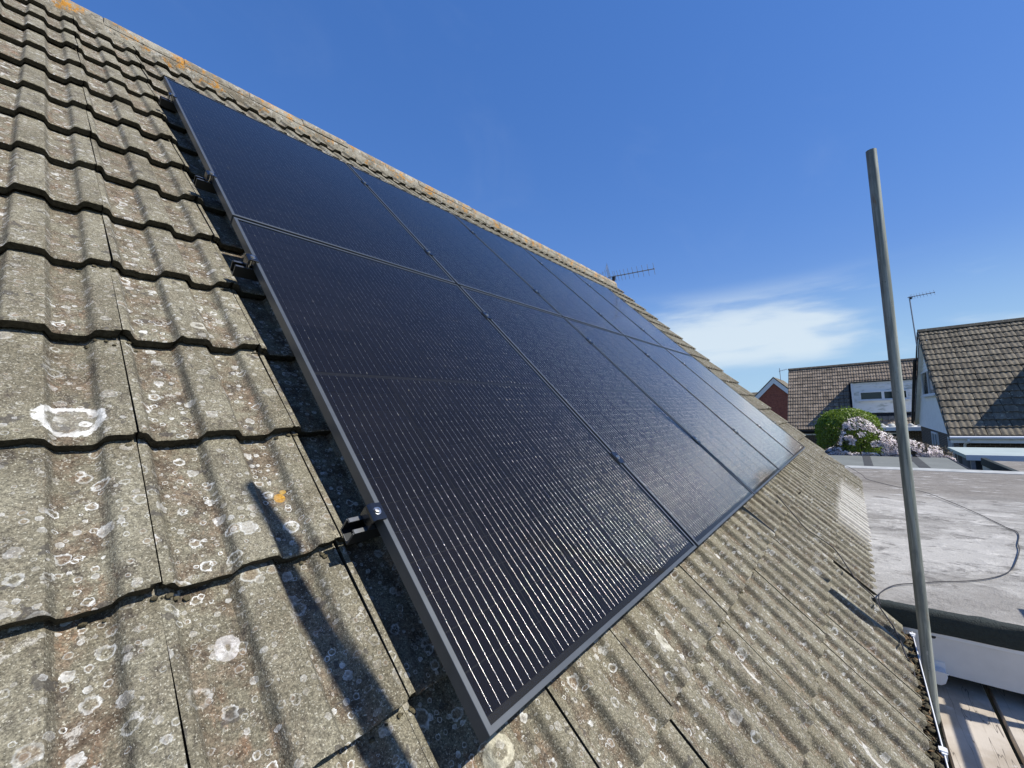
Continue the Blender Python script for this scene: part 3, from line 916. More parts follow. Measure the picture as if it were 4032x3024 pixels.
# rails with their clamps
RV = [0.437, 1.480, 2.170, 3.220]
rail_lab = ['black mounting rail under the lower half of the lower panel row', 'black mounting rail under the upper half of the lower panel row',
            'black mounting rail under the lower half of the upper panel row', 'black mounting rail nearest the ridge under the upper panel row']
def rail_profile(w=0.038, h=0.038):
    t = 0.003
    return [(-w / 2, 0), (w / 2, 0), (w / 2, h), (w / 2 - 0.010, h), (w / 2 - 0.010, h - t), (w / 2 - t, h - t), (w / 2 - t, t), (-w / 2 + t, t), (-w / 2 + t, h - t), (-w / 2 + 0.010, h - t), (-w / 2 + 0.010, h), (-w / 2, h)]
UE = 5 * PITU - 0.02
for ri, v in enumerate(RV):
    root = thing('mounting_rail', roof(-0.05, v, -0.07), rail_lab[ri], 'rail', 'mounting rails under the panels')
    mb = MB()
    pts = [(-0.052, v + a, -DEP - 0.001 - 0.038 + b_) for a, b_ in rail_profile()]
    mb.prism(pts, (UE + 0.052 + 0.04, 0, 0), RM4)
    mb.build('rail_profile', M['rail'], root)
    mb = MB()
    mb.box((-0.0532, v - 0.019, -DEP - 0.038), (-0.0521, v + 0.019, -DEP - 0.0345), RM4)
    mb.box((-0.0532, v - 0.0192, -DEP - 0.0345), (-0.0521, v - 0.0155, -DEP - 0.002), RM4)
    mb.box((-0.0532, v + 0.0155, -DEP - 0.0345), (-0.0521, v + 0.0192, -DEP - 0.002), RM4)
    mb.box((-0.050, v - 0.0188, -DEP - 0.0008), (-0.003, v - 0.0095, -DEP - 0.0002), RM4)
    mb.box((-0.050, v + 0.0095, -DEP - 0.0008), (-0.003, v + 0.0188, -DEP - 0.0002), RM4)
    mb.build('rail_cut_end', M['rail_cut'], root)
    def bolt(parent, u, v, n):
        mb = MB()
        T = RM4 @ Matrix.Translation(Vector((u, v, n)))
        mb.lathe([(0.0001, 0.0045), (0.0028, 0.0045), (0.0028, 0.002), (0.003, 0.002), (0.0032, 0.0062), (0.0062, 0.0058), (0.0066, 0.004), (0.0066, 0.0)], 18, T)
        mb.lathe([(0.0062, 0.0016), (0.0092, 0.0012), (0.0094, 0.0)], 18, T)
        mb.build('bolt', M['bolt'], parent, 30)
    for s, ue in ((-1, 0.0), (1, UE)):
        # end clamp: folded jaw over the frame edge with a leg down to the rail
        mb = MB()
        hw = 0.021
        path = [(0.009, 0.0004), (0.009, 0.004), (-0.016, 0.0062), (-0.0215, 0.003), (-0.0235, -0.003), (-0.0235, -DEP + 0.001), (-0.019, -DEP + 0.001), (-0.019, -0.004), (-0.0165, 0.0006), (-0.0005, 0.0004)]
        if s < 0:
            poly = [(ue + a, v - hw, b_) for a, b_ in path]
        else:
            poly = [(ue - a, v - hw, b_) for a, b_ in path]
        mb.prism(poly, (0, 2 * hw, 0), RM4)
        ob = mb.build('end_clamp', M['clamp'], root)
        bv = ob.modifiers.new('bevel', 'BEVEL'); bv.width = 0.0016; bv.segments = 2; bv.limit_method = 'ANGLE'; bv.angle_limit = math.radians(40)
        bolt(ob, ue + s * 0.0075, v, 0.0045)
        mb = MB(); mb.tube([RM @ Vector((ue + s * 0.0075, v, 0.004)), RM @ Vector((ue + s * 0.0075, v, -DEP - 0.02))], 0.004, 8); mb.build('clamp_stud', M['bolt'], root)
    for ci in range(1, 5):
        u = ci * PITU - 0.010
        mb = MB()
        mb.box((u - 0.019, v - 0.03, 0.0005), (u + 0.019, v + 0.03, 0.0045), RM4)
        mb.box((u - 0.0085, v - 0.028, -DEP), (u + 0.0085, v + 0.028, 0.0005), RM4)
        ob = mb.build('middle_clamp', M['clamp'], root)
        bolt(ob, u, v, 0.0045)
    for hu in (0.55, 1.75, 2.95, 4.15, 5.35):
        # roof hook: strap from the rail down to the deck
        mb = MB()
        mb.prism([(hu - 0.015, v - 0.021, -DEP - 0.01), (hu - 0.015, v - 0.027, -DEP - 0.01), (hu - 0.015, v - 0.027, TD - 0.006), (hu - 0.015, v + 0.16, TD - 0.012), (hu - 0.015, v + 0.16, TD - 0.006), (hu - 0.015, v - 0.021, TD)], (0.03, 0, 0), RM4)
        mb.build('roof_hook', M['rail'], root)

# ------------------------------------------------------------------ flat roof extension beside the house
FX0, FX1, FZ = 2.88, 9.75, -0.68
ext = thing('flat_roof_extension', (6.0, -2.2, GZ), 'flat roofed extension with stained pale felt and white fascia beside tiled roof', 'extension')
mb = MB()
nx_, ny_ = 60, 44
FY0, FY1 = -5.2, -0.42
vs = []
for i in range(nx_ + 1):
    for j in range(ny_ + 1):
        x = FX0 + 0.03 + (FX1 - FX0 - 0.03) * i / nx_; y = FY0 + (FY1 - FY0) * j / ny_
        vs.append((x, y, FZ + 0.010 * mnoise.noise(Vector((x * 0.8, y * 0.9, 1))) * min(1, i / 3)))
mb.add(vs, [(i * (ny_ + 1) + j, (i + 1) * (ny_ + 1) + j, (i + 1) * (ny_ + 1) + j + 1, i * (ny_ + 1) + j + 1) for i in range(nx_) for j in range(ny_)])
mb.build('felt_surface', M['flat_roof'], ext, 60, fix=False)
mb = MB()
# rolled felt edge, slightly lumpy
ny2 = 150
prof = [(0.034, 0.0), (0.012, -0.003), (0.000, -0.012), (-0.006, -0.03), (-0.008, -0.06), (-0.006, -0.10), (-0.002, -0.122), (0.02, -0.122)]
vs = []
for j in range(ny2 + 1):
    y = FY0 + (-0.50 - FY0) * j / ny2
    for (a, b_) in prof:
        nn = 0.006 * mnoise.noise(Vector((y * 9, b_ * 30, 0))) + 0.003 * mnoise.noise(Vector((y * 40, b_ * 60, 4)))
        vs.append((FX0 + a + nn, y, FZ + b_ + (nn * 0.8 if b_ > -0.11 else 0)))
k = len(prof)
mb.add(vs, [(j * k + q, (j + 1) * k + q, (j + 1) * k + q + 1, j * k + q + 1) for j in range(ny2) for q in range(k - 1)])
mb.build('felt_edge', M['felt_edge'], ext, 60)
mb = MB(); mb.box((FX0 + 0.012, FY0, -1.022), (FX0 + 0.03, -0.53, -0.790)); mb.build('fascia_board', M['fascia'], ext)
mb = MB(); mb.box((FX0 + 0.006, FY0, -0.822), (FX0 + 0.0118, -0.53, -0.800)); mb.build('fascia_trim', M['white_upvc'], ext)
fp = hit(3674, 2506, 0, FX0 + 0.0115)
mb = MB(); mb.lathe([(0.0001, 0.001), (0.010, 0.001), (0.012, 0.0)], 14, Matrix.Translation(fp) @ Matrix.Rotation(-math.pi / 2, 4, 'Y')); mb.build('screw_hole', M['black_metal'], ext)
mb = MB(); mb.box((FX0 + 0.22, FY0 + 0.2, GZ), (FX1 - 0.1, -0.45, FZ - 0.2)); mb.build('wall', M['dark_void'], ext)
mb = MB(); mb.box((FX0 + 0.031, FY0, FZ - 0.14), (FX1 - 0.06, -0.44, FZ - 0.03)); mb.build('roof_deck', M['felt'], ext)
mb = MB()
mb.prism([(FX1 - 0.17, FY0, FZ - 0.12), (FX1 + 0.02, FY0, FZ - 0.12), (FX1 + 0.02, FY0, FZ + 0.02), (FX1 - 0.02, FY0, FZ + 0.035), (FX1 - 0.13, FY0, FZ + 0.006)], (0, 9.5, 0))
mb.build('far_kerb', M['kerb'], ext)
mb = MB(); mb.box((UR, -0.42, FZ - 0.02), (FX1 - 0.05, 4.3, FZ - 0.002)); mb.build('side_surface', M['flat_roof'], ext)
# small white gutter stop end on the fascia
so = thing('gutter_stop_end', hit(3700, 2650, 0, FX0) + Vector((0, 0, -0.05)), 'small white plastic gutter end fixed low on the white fascia behind scaffold pole', 'gutter end')
y0 = hit(3640, 2610, 0, FX0).y; y1 = hit(3723, 2620, 0, FX0).y
zt = hit(3690, 2605, 0, FX0).z; zb_ = hit(3690, 2680, 0, FX0).z
mb = MB(); mb.box((FX0 + 0.006, y1, zt - 0.05), (FX0 + 0.0118, y0 + 0.02, zt)); mb.build('back_plate', M['white_upvc'], so)
mb = MB()
cy = (y0 + y1) / 2; hr = (y0 - y1) / 2
prof = [(y0 + 0.005, zt - 0.03), (y1 + 0.004, zt - 0.03), (y1 + 0.0, zt - 0.048), (y1 + 0.012, zt - 0.085), (y1 + 0.03, zt - 0.098), (y0 - 0.025, zt - 0.098), (y0 - 0.004, zt - 0.08), (y0 + 0.002, zt - 0.05)]
mb.prism([(FX0 - 0.06, a, b_) for a, b_ in prof], (0.065, 0, 0))
ob = mb.build('gutter_body', M['white_upvc'], so); bv = ob.modifiers.new('bevel', 'BEVEL'); bv.width = 0.004; bv.segments = 2
mb = MB(); mb.box((FX0 - 0.063, y1 - 0.003, zt - 0.034), (FX0 - 0.056, y0 + 0.008, zt - 0.025)); mb.build('rim', M['white_upvc'], so)

# ------------------------------------------------------------------ scaffold
BZ = -1.10
def pole(x, y, zt, zb, label, r=0.02415, lean=0.0):
    o = thing('scaffold_pole', (x, y, zb), label, 'scaffold pole', 'upright scaffold poles')
    mb = MB()
    n = 28; pts = [(x + lean * ((zb + (zt - zb) * i / n) - zt), y, zb + (zt - zb) * i / n) for i in range(n + 1)]
    mb.tube(pts, r, 28, caps=False)
    mb.tube([(x, y, zt - 0.25), (x, y, zt)], r - 0.004, 28, caps=False)
    ring = []
    for k in range(28):
        a = 2 * math.pi * k / 28
        ring += [(x + r * math.cos(a), y + r * math.sin(a), zt), (x + (r - .004) * math.cos(a), y + (r - .004) * math.sin(a), zt)]
    mb.add(ring, [(2 * k, 2 * ((k + 1) % 28), 2 * ((k + 1) % 28) + 1, 2 * k + 1) for k in range(28)])
    mb.build('tube', M['galv'], o, 50, fix=False)
    mb = MB(); xb = x + lean * (zb - zt); mb.box((xb - 0.075, y - 0.075, GZ), (xb + 0.075, y + 0.075, GZ + 0.006)); mb.build('base_plate', M['galv'], o)
    return o
bp = hit(3601, 2300, 0, 2.55)
pt = hit(3446, 588, 0, bp.x)
pole(bp.x, (bp.y + pt.y) / 2, pt.z, GZ, 'tall galvanised scaffold pole rising past the white fascia of extension')
pole(0.19, -0.72, 1.79, GZ, 'galvanised scaffold pole casting its shadow on the tiles left of array', lean=0.047)
pole(2.92, -1.70, 0.6, GZ, 'galvanised outer scaffold pole beyond the boards by the extension')
pole(0.19, -1.70, 0.6, GZ, 'galvanised outer scaffold pole beyond the boards opposite the panels')
gr_ = thing('guard_rail', (1.2, -1.665, -0.1), 'horizontal scaffold guard rail running beside the boards', 'guard rail')
mb = MB(); mb.tube([(-1.2, -1.652, -0.1), (3.3, -1.652, -0.1)], 0.02415, 20); mb.build('tube', M['galv'], gr_, 50)
for cx in (0.19, 2.92):
    mb = MB(); mb.box((cx - 0.04, -1.73, -0.14), (cx + 0.04, -1.62, -0.06)); mb.build('coupler', M['galv'], gr_)
ld = thing('scaffold_transom', (2.3, -1.2, BZ - 0.065), 'galvanised tube under the scaffold boards', 'scaffold tube')
mb = MB(); mb.tube([(2.45, -0.62, BZ - 0.063), (2.45, -1.85, BZ - 0.063)], 0.02415, 18); mb.build('tube', M['galv'], ld, 50)
bl_ = ['scaffold board beside the mossy gutter, crossed by pole shadows', 'second scaffold board out from the mossy gutter', 'third scaffold board out from the mossy gutter', 'outermost scaffold board of the platform']
for i in range(4):
    y1_ = -0.703 - i * 0.2485
    o = thing('scaffold_board', (1.0, y1_ - 0.11, BZ - 0.038), bl_[i], 'scaffold board', 'scaffold boards')
    mb = MB()
    n = 40
    prf = [(0, -0.006), (-0.004, 0.0), (-0.221, 0.0), (-0.225, -0.006), (-0.225, -0.038), (0, -0.038)]
    vs = []
    for q in range(n + 1):
        x = -1.2 + 4.33 * q / n
        sag = 0.004 * mnoise.noise(Vector((x * 0.9, i * 3.1, 0)))
        ed = 0.0025 * mnoise.noise(Vector((x * 4, i * 3.1, 7)))
        vs += [(x, y1_ + a + (ed if a > -0.1 else -ed), BZ + b_ + sag - 0.003 * (i % 2)) for a, b_ in prf]
    mb.add(vs, [(6 * q + s, 6 * q + (s + 1) % 6, 6 * q + 6 + (s + 1) % 6, 6 * q + 6 + s) for q in range(n) for s in range(6)] + [(0, 1, 2, 3, 4, 5), tuple(6 * n + s for s in range(6))])
    mb.build('plank', M['board'], o, 40)
    mb = MB(); mb.box((-1.205, y1_ - 0.226, BZ - 0.039), (-1.16, y1_ + 0.001, BZ + 0.004)); mb.build('end_band', M['galv'], o)

# ------------------------------------------------------------------ cables
def smooth_path(pts, sub=8):
    pts = [Vector(p) for p in pts]; out = []
    for i in range(len(pts) - 1):
        p0 = pts[max(i - 1, 0)]; p1 = pts[i]; p2 = pts[i + 1]; p3 = pts[min(i + 2, len(pts) - 1)]
        for q in range(sub):
            t = q / sub
            out.append(0.5 * ((2 * p1) + (-p0 + p2) * t + (2 * p0 - 5 * p1 + 4 * p2 - p3) * t * t + (-p0 + 3 * p1 - 3 * p2 + p3) * t ** 3))
    out.append(pts[-1]); return out
def on_tiles(x, y, n=TD + 0.008):
    return RM @ roof_hit(x, y, n)
def on_flat(x, y, z=FZ + 0.012):
    return hit(x, y, 2, z)
P1 = [on_tiles(*p) for p in ((3060, 1950), (3079, 1974), (3120, 2020), (3170, 2078), (3230, 2120), (3286, 2162), (3335, 2230), (3377, 2291), (3441, 2350), (3467, 2395), (3512, 2459), (3545, 2524), (3571, 2589))] + [Vector((2.36, -0.612, -0.785)), Vector((2.2, -0.61, -0.80))]
mb = MB(); mb.tube(smooth_path(P1), 0.0036, 8); o = mb.build('coax_cable', M['cable'], None, 60)
tag(o, 'dark cable running down the tiles from under the array into the gutter', 'cable')
P2 = [on_tiles(*p) for p in ((3240, 1800), (3270, 1815), (3299, 1826))] + [on_tiles(3340, 1838, TD + 0.03)] + [hit(3394, 1869, 2, FZ + 0.09), hit(3413, 1886, 2, FZ + 0.03)] + \
     [on_flat(*p) for p in ((3470, 1902), (3540, 1918), (3640, 1938), (3740, 1975), (3850, 2022), (3960, 2075), (4000, 2092), (4012, 2110), (4008, 2140), (4014, 2165), (4003, 2205), (3985, 2240), (3950, 2262), (3890, 2278), (3800, 2288), (3700, 2290), (3620, 2296), (3550, 2300), (3510, 2308), (3478, 2325))] + [on_tiles(3460, 2345, TD + 0.012), on_tiles(3466, 2380)]
mb = MB(); mb.tube(smooth_path(P2), 0.0032, 8); o = mb.build('loose_cable', M['cable'], None, 60)
tag(o, 'loose dark cable lying in a wide loop on the flat roof', 'cable')

# ------------------------------------------------------------------ felt roof behind, with kerb stuff
gar = thing('garage', (11.2, 0.4, GZ), 'garage with flat grey felt roof and dark lapped strips in front of flowers', 'garage')
GX0, GX1, GY0, GY1, GZT = FX1 + 0.03, 12.9, -2.02, 3.6, -0.735
mb = MB(); mb.box((GX0, GY0, GZT - 0.12), (GX1, GY1, GZT)); mb.build('felt_roof', M['grey_felt'], gar)
mb = MB(); mb.box((GX0 + 0.1, GY0 + 0.12, GZ), (GX1 - 0.1, GY1 - 0.1, GZT - 0.12)); mb.build('wall', M['dark_void'], gar)
for (ya, yb2) in ((-0.72, -0.58), (-1.54, -1.38), (0.25, 0.38)):
    mb = MB(); mb.box((GX0 + 0.05, ya, GZT - 0.002), (GX1 - 0.02, yb2, GZT + 0.004)); mb.build('lap_strip', M['dark_seam'], gar)
mb = MB(); mb.box((GX0, GY0 - 0.02, GZT - 0.14), (GX1, GY0 - 0.001, GZT + 0.012)); mb.build('edge_trim', M['black_metal'], gar)

cnp = thing('canopy', (16.4, -4.2, GZ), 'low canopy with pale green-grey flat roof and white front edge below gutter of house', 'canopy')
CX0, CX1, CZ = 15.3, 18.0, -0.90
mb = MB(); mb.box((CX0 + 0.03, -9.0, CZ - 0.09), (CX1, -2.66, CZ)); mb.build('roof_sheet', M['canopy'], cnp)
mb = MB(); mb.box((CX0, -9.0, CZ - 0.13), (CX0 + 0.029, -2.66, CZ + 0.01)); mb.build('front_edge', M['white_upvc'], cnp)
for (x, y) in ((15.4, -2.78), (16.9, -2.75), (15.4, -5.2)):
    mb = MB(); mb.box((x - 0.04, y - 0.04, GZ), (x + 0.04, y + 0.04, CZ - 0.09)); mb.build('post', M['alum'], cnp)
mb = MB(); mb.box((16.2, -8.8, GZ), (17.8, -2.9, CZ - 0.16)); mb.build('wall', M['navy'], cnp)

out = thing('outhouse', (12.5, -4.0, GZ), 'low outhouse with pale flat roof and raised dark felt edge', 'outhouse')
OX0, OX1, OY1, OZ = 10.35, 14.3, -2.76, -0.93
mb = MB(); mb.box((OX0, -7.5, OZ - 0.1), (OX1, OY1 - 0.06, OZ)); mb.build('roof_surface', M['flat_roof'], out)
mb = MB(); mb.prism([(OX0, OY1 - 0.14, OZ), (OX0, OY1 - 0.07, OZ + 0.07), (OX0, OY1, OZ + 0.065), (OX0, OY1 + 0.012, OZ - 0.10), (OX0, OY1 - 0.05, OZ - 0.10)], (OX1 - OX0, 0, 0)); mb.build('raised_edge', M['felt_edge'], out)
mb = MB(); mb.box((OX0 + 0.3, OY1 - 0.048, OZ - 0.42), (OX1 - 0.02, OY1 - 0.004, OZ - 0.101)); mb.build('fascia', M['fascia'], out)
mb = MB(); mb.box((OX0 + 0.05, -7.4, GZ), (OX1 - 0.05, OY1 - 0.08, OZ - 0.1)); mb.build('wall', M['dark_void'], out)

# ------------------------------------------------------------------ neighbouring houses
def far_tile_mesh(name, w, l, m_):
    mb = MB()
    K = [0, .04, .12, .20, .30, .40, .47, .53, .62, .70, .80, .90, .96, 1.0]
    nx = len(K)
    vs = []
    def hh(t):
        a = t * 2 % 1.0
        return 0.5 - 0.5 * math.cos(2 * math.pi * a) if t < 0.999 else 0
    for y, dz in ((0, 0.0), (l, -0.045)):
        for t in K:
            vs.append((t * (w - 0.012), y, 0.022 * hh(t) + dz))
    for t in K:
        vs.append((t * (w - 0.012), 0.003, 0.022 * hh(t) - 0.038))
    mb.add(vs, [(i, i + 1, nx + i + 1, nx + i) for i in range(nx - 1)] + [(i + 1, i, 2 * nx + i, 2 * nx + i + 1) for i in range(nx - 1)] + [(0, nx, 2 * nx), (nx - 1, 3 * nx - 1, 2 * nx - 1)])
    return mb.mesh(name, m_, 50)

def slope_matrix(e0, edir, rpt):
    """frame on a roof slope: origin at eaves corner, x along eaves, y up the slope"""
    x = Vector(edir).normalized(); up = (Vector(rpt) - Vector(e0)); up = (up - x * up.dot(x)).normalized()
    z = x.cross(up)
    m4 = Matrix.Identity(4)
    for i in range(3):
        m4[i][0] = x[i]; m4[i][1] = up[i]; m4[i][2] = z[i]; m4[i][3] = e0[i]
    return m4

ZE = -0.66
# ---- right hand chalet house: gable faces +y, tiled slope faces -x
ea = hit(3740, 1712, 2, ZE); ga_y = ea.y
ra = hit(3612, 1303, 1, ga_y)
hA = thing('chalet_house', (ra.x, ga_y - 5, GZ), 'chalet house with steep brown tiled slope and white boarded gable', 'house')
LA = 9.0
back_x, back_z = 31.5, -0.5
slA = (Vector((ra.x, 0, ra.z)) - Vector((ea.x, 0, ea.z)))
tw, rows = 0.30, 18
glen = slA.length / rows
ftA = far_tile_mesh('roof_tile', tw, glen + 0.06, M['far_tile_a'])
mA = slope_matrix((ea.x, ga_y, ea.z), (0, -1, 0), (ra.x, ga_y, ra.z))
r3 = random.Random(11)
for j in range(rows):
    for k in range(int(LA / tw)):
        if k > 16: continue
        link('roof_tile', ftA, hA, mA @ Matrix.Translation(Vector((k * tw + (0.02 if j % 2 else 0) + r3.gauss(0, .003), j * glen + r3.gauss(0, 0.006), r3.gauss(0, 0.004)))) @ Matrix.Rotation(r3.gauss(0, .006), 4, 'Z'))
mb = MB()
yA0 = ga_y - 17 * tw
mb.prism([(ea.x + 0.05, ga_y - 0.04, ea.z - 0.10), (ra.x, ga_y - 0.04, ra.z - 0.08), (back_x, ga_y - 0.04, back_z), (back_x, ga_y - 0.04, back_z - 0.15), (ra.x, ga_y - 0.04, ra.z - 0.28), (ea.x + 0.05, ga_y - 0.04, ea.z - 0.25)], (0, yA0 - ga_y, 0))
mb.build('roof_deck', M['felt'], hA)
mb = MB(); mb.prism([(ra.x - 0.14, ga_y, ra.z - 0.07), (ra.x - 0.08, ga_y, ra.z + 0.05), (ra.x + 0.06, ga_y, ra.z + 0.06), (ra.x + 0.16, ga_y, ra.z - 0.06)], (0, yA0 - ga_y, 0)); mb.build('ridge_capping', M['far_tile_a'], hA, 30)
# barge boards and soffit
for (p0, p1, nm) in (((ea.x, ea.z), (ra.x, ra.z), 'barge_board'), ((ra.x, ra.z), (back_x, back_z), 'barge_board')):
    mb = MB(); mb.prism([(p0[0], ga_y + 0.03, p0[1] - 0.20), (p1[0], ga_y + 0.03, p1[1] - 0.20), (p1[0], ga_y + 0.03, p1[1] - 0.06), (p0[0], ga_y + 0.03, p0[1] - 0.06)], (0, -0.045, 0))
    mb.build(nm, M['far_tile_a'] if p0[0] < ra.x else M['black_metal'], hA)
OV = 0.22   # gable wall stands back under the verge
gw = ga_y - OV
mb = MB(); mb.prism([(ra.x, ga_y - 0.05, ra.z - 0.30), (back_x, ga_y - 0.05, back_z - 0.17), (back_x, ga_y - 0.05, back_z - 0.2), (ra.x, ga_y - 0.05, ra.z - 0.34)], (0, -OV, 0)); mb.build('verge_soffit', M['white_board'], hA)
# boarding on the gable: one plank per course
zb0 = -0.75
h_b = 0.165
zz = zb0; ntop = ra.z - 0.35
while zz < ntop:
    z2 = min(zz + h_b, ntop)
    def xs_at(z):
        ta = (z - ea.z) / (ra.z - ea.z); tb = (z - back_z) / (ra.z - back_z)
        return ea.x + 0.25 + (ra.x - ea.x - 0.25) * max(ta, 0), back_x - 0.35 + (ra.x - back_x + 0.35) * max(tb, 0)
    a0, b0_ = xs_at(zz); a1, b1_ = xs_at(z2)
    mb = MB(); mb.add([(a0, gw + 0.03, zz), (b0_, gw + 0.03, zz), (b1_, gw + 0.008, z2), (a1, gw + 0.008, z2), (a0, gw, zz), (b0_, gw, zz), (b1_, gw, z2), (a1, gw, z2)], [(0, 1, 2, 3), (4, 7, 6, 5), (0, 4, 5, 1), (3, 2, 6, 7), (0, 3, 7, 4), (1, 5, 6, 2)])
    mb.build('cladding_board', M['white_board'], hA)
    zz += h_b
mb = MB(); mb.prism([(ea.x + 0.3, gw - 0.02, GZ), (back_x - 0.4, gw - 0.02, GZ), (back_x - 0.4, gw - 0.02, zb0), (ra.x, gw - 0.02, ra.z - 0.5), (ea.x + 0.3, gw - 0.02, zb0)], (0, yA0 - gw, 0)); mb.build('wall', M['dark_brick'], hA)
# gable window
def window_x(parent, x0, x1, z0, z1, y, depth=0.06, bars=1):
    """window in a wall facing +y"""
    w_ = MB(); t = 0.07
    w_.box((x0, y, z0), (x1, y + depth, z0 + t)); w_.box((x0, y, z1 - t), (x1, y + depth, z1))
    w_.box((x0, y, z0 + t), (x0 + t, y + depth, z1 - t)); w_.box((x1 - t, y, z0 + t), (x1, y + depth, z1 - t))
    for i in range(bars):
        xm = x0 + (x1 - x0) * (i + 1) / (bars + 1); w_.box((xm - t / 2, y, z0 + t), (xm + t / 2, y + depth, z1 - t))
    o = w_.build('window', M['white_upvc'], parent)
    w_ = MB(); w_.box((x0 + t * 0.5, y + 0.01, z0 + t * 0.5), (x1 - t * 0.5, y + 0.025, z1 - t * 0.5)); w_.build('pane', M['window_glass'], o)
    w_ = MB(); w_.box((x0 - 0.08, y, z0 - 0.06), (x1 + 0.08, y + depth + 0.08, z0 - 0.002)); w_.build('sill', M['white_upvc'], o)
    return o
wx0 = hit(3690, 1500, 1, gw).x; wx1 = hit(3636, 1500, 1, gw).x
wz1 = hit(3645, 1462, 1, gw).z; wz0 = hit(3655, 1557, 1, gw).z
window_x(hA, min(wx0, wx1), max(wx0, wx1), wz0, wz1, gw + 0.02)
gx_ = ea.x + 1.2
for (x0, x1) in ((gx_ + 0.2, gx_ + 0.9), (gx_ + 3.6, gx_ + 5.2)):
    window_x(hA, x0, x1, -2.2, -0.85, gw - 0.02)
# eaves gutter and rain pipe
mb = MB(); mb.tube([(ea.x - 0.06, ga_y + 0.02, ea.z - 0.10), (ea.x - 0.06, yA0, ea.z - 0.10)], 0.06, 12); mb.build('gutter', M['white_upvc'], hA, 50)
mb = MB(); mb.box((ea.x - 0.01, yA0, ea.z - 0.28), (ea.x + 0.02, ga_y, ea.z - 0.11)); mb.build('eaves_fascia', M['white_board'], hA)
dpx = hit(3812, 1730, 0, ea.x - 0.06).y
mb = MB(); mb.tube(smooth_path([(ea.x - 0.06, dpx, ea.z - 0.13), (ea.x - 0.06, dpx, ea.z - 0.25), (ea.x + 0.22, dpx + 0.07, ea.z - 0.55), (ea.x + 0.24, dpx + 0.07, GZ)], 4), 0.036, 10); mb.build('rain_pipe', M['white_upvc'], hA, 50)
# dormer further along the slope (its shadow falls on the tiles in view)
dy0 = ga_y - 3.05
mb = MB(); mb.box((ea.x + 1.1, dy0 - 2.0, ea.z + 0.7), (ra.x, dy0, ea.z + 2.75)); mb.build('dormer_cheeks', M['white_board'], hA)
mb = MB(); mb.box((ea.x + 0.95, dy0 - 2.1, ea.z + 2.75), (ra.x, dy0 + 0.1, ea.z + 2.9)); mb.build('dormer_roof', M['felt_edge'], hA)
# back pipe with bracket on the far verge
bpz = hit(3577, 1570, 1, ga_y + 0.1)
mb = MB(); mb.tube([(back_x - 0.4, ga_y + 0.08, -0.6), (ra.x + 1.4, ga_y + 0.08, ra.z - 1.2)], 0.05, 8); mb.build('verge_trim', M['black_metal'], hA, 50)

# ---- house with dormer: slope faces -x, left verge beside the red brick gable
ZB = -1.05
eb = hit(3160, 1690, 2, ZB)
vb = hit(3100, 1690, 0, eb.x)
rb = hit(3104, 1455, 1, vb.y)
hB = thing('dormer_house', (rb.x, vb.y - 4, GZ), 'house with red-brown tiled roof and flat white boarded dormer behind the hedge', 'house')
slB = Vector((rb.x - eb.x, 0, rb.z - ZB))
rowsB = 18
gl_ = slB.length / rowsB
ftB = far_tile_mesh('roof_tile', 0.30, gl_ + 0.06, M['far_tile_b'])
mB_ = slope_matrix((eb.x, vb.y, ZB), (0, -1, 0), (rb.x, vb.y, rb.z))
dorm_y0 = hit(3355, 1560, 0, eb.x + 1.0).y
dorm_x = eb.x + 1.0
dz1 = hit(3360, 1508, 0, dorm_x).z; dz0 = hit(3362, 1645, 0, dorm_x).z
nB = 0
NCB = 25
restB = MB()
for j in range(rowsB):
    for k in range(NCB):
        yk = vb.y - k * 0.30
        zz = ZB + slB.z * (j + 0.5) / rowsB
        if yk - 0.25 < dorm_y0 and zz > dz0 and zz < dz1 - 0.1:
            continue
        mm = (mB_ @ Matrix.Translation(Vector((k * 0.30 + r3.gauss(0, .003), j * gl_ + r3.gauss(0, .006), r3.gauss(0, .004)))) @ Matrix.Rotation(r3.gauss(0, .006), 4, 'Z'))
        if nB < 300 and k < 17:
            link('roof_tile', ftB, hB, mm); nB += 1
        else:
            restB.add([mm @ v.co for v in ftB.vertices], [list(f.vertices) for f in ftB.polygons])
tag(restB.build('remaining_roof_tiles', M['far_tile_b'], hB, 50, fix=False), kind='stuff')
LB = NCB * 0.30
mb = MB(); mb.prism([(eb.x + 0.05, vb.y - 0.03, ZB - 0.1), (rb.x, vb.y - 0.03, rb.z - 0.08), (rb.x + slB.x, vb.y - 0.03, ZB - 0.1), (rb.x + slB.x, vb.y - 0.03, ZB - 0.25), (rb.x, vb.y - 0.03, rb.z - 0.25), (eb.x + 0.05, vb.y - 0.03, ZB - 0.25)], (0, -LB, 0)); mb.build('roof_deck', M['felt'], hB)
mb = MB(); mb.prism([(rb.x - 0.14, vb.y + 0.02, rb.z - 0.06), (rb.x - 0.08, vb.y + 0.02, rb.z + 0.06), (rb.x + 0.06, vb.y + 0.02, rb.z + 0.07), (rb.x + 0.16, vb.y + 0.02, rb.z - 0.06)], (0, -LB, 0)); mb.build('ridge_capping', M['far_tile_b'], hB, 30)
mb = MB(); mb.prism([(eb.x + 0.4, vb.y - 0.12, GZ), (rb.x + slB.x - 0.4, vb.y - 0.12, GZ), (rb.x + slB.x - 0.4, vb.y - 0.12, ZB - 0.2), (rb.x, vb.y - 0.12, rb.z - 0.3), (eb.x + 0.4, vb.y - 0.12, ZB - 0.2)], (0, -LB + 0.2, 0)); mb.build('wall', M['dark_brick'], hB)
mb = MB(); mb.box((eb.x - 0.1, vb.y - LB, ZB - 0.14), (eb.x - 0.0, vb.y, ZB - 0.06)); mb.build('gutter', M['black_metal'], hB)
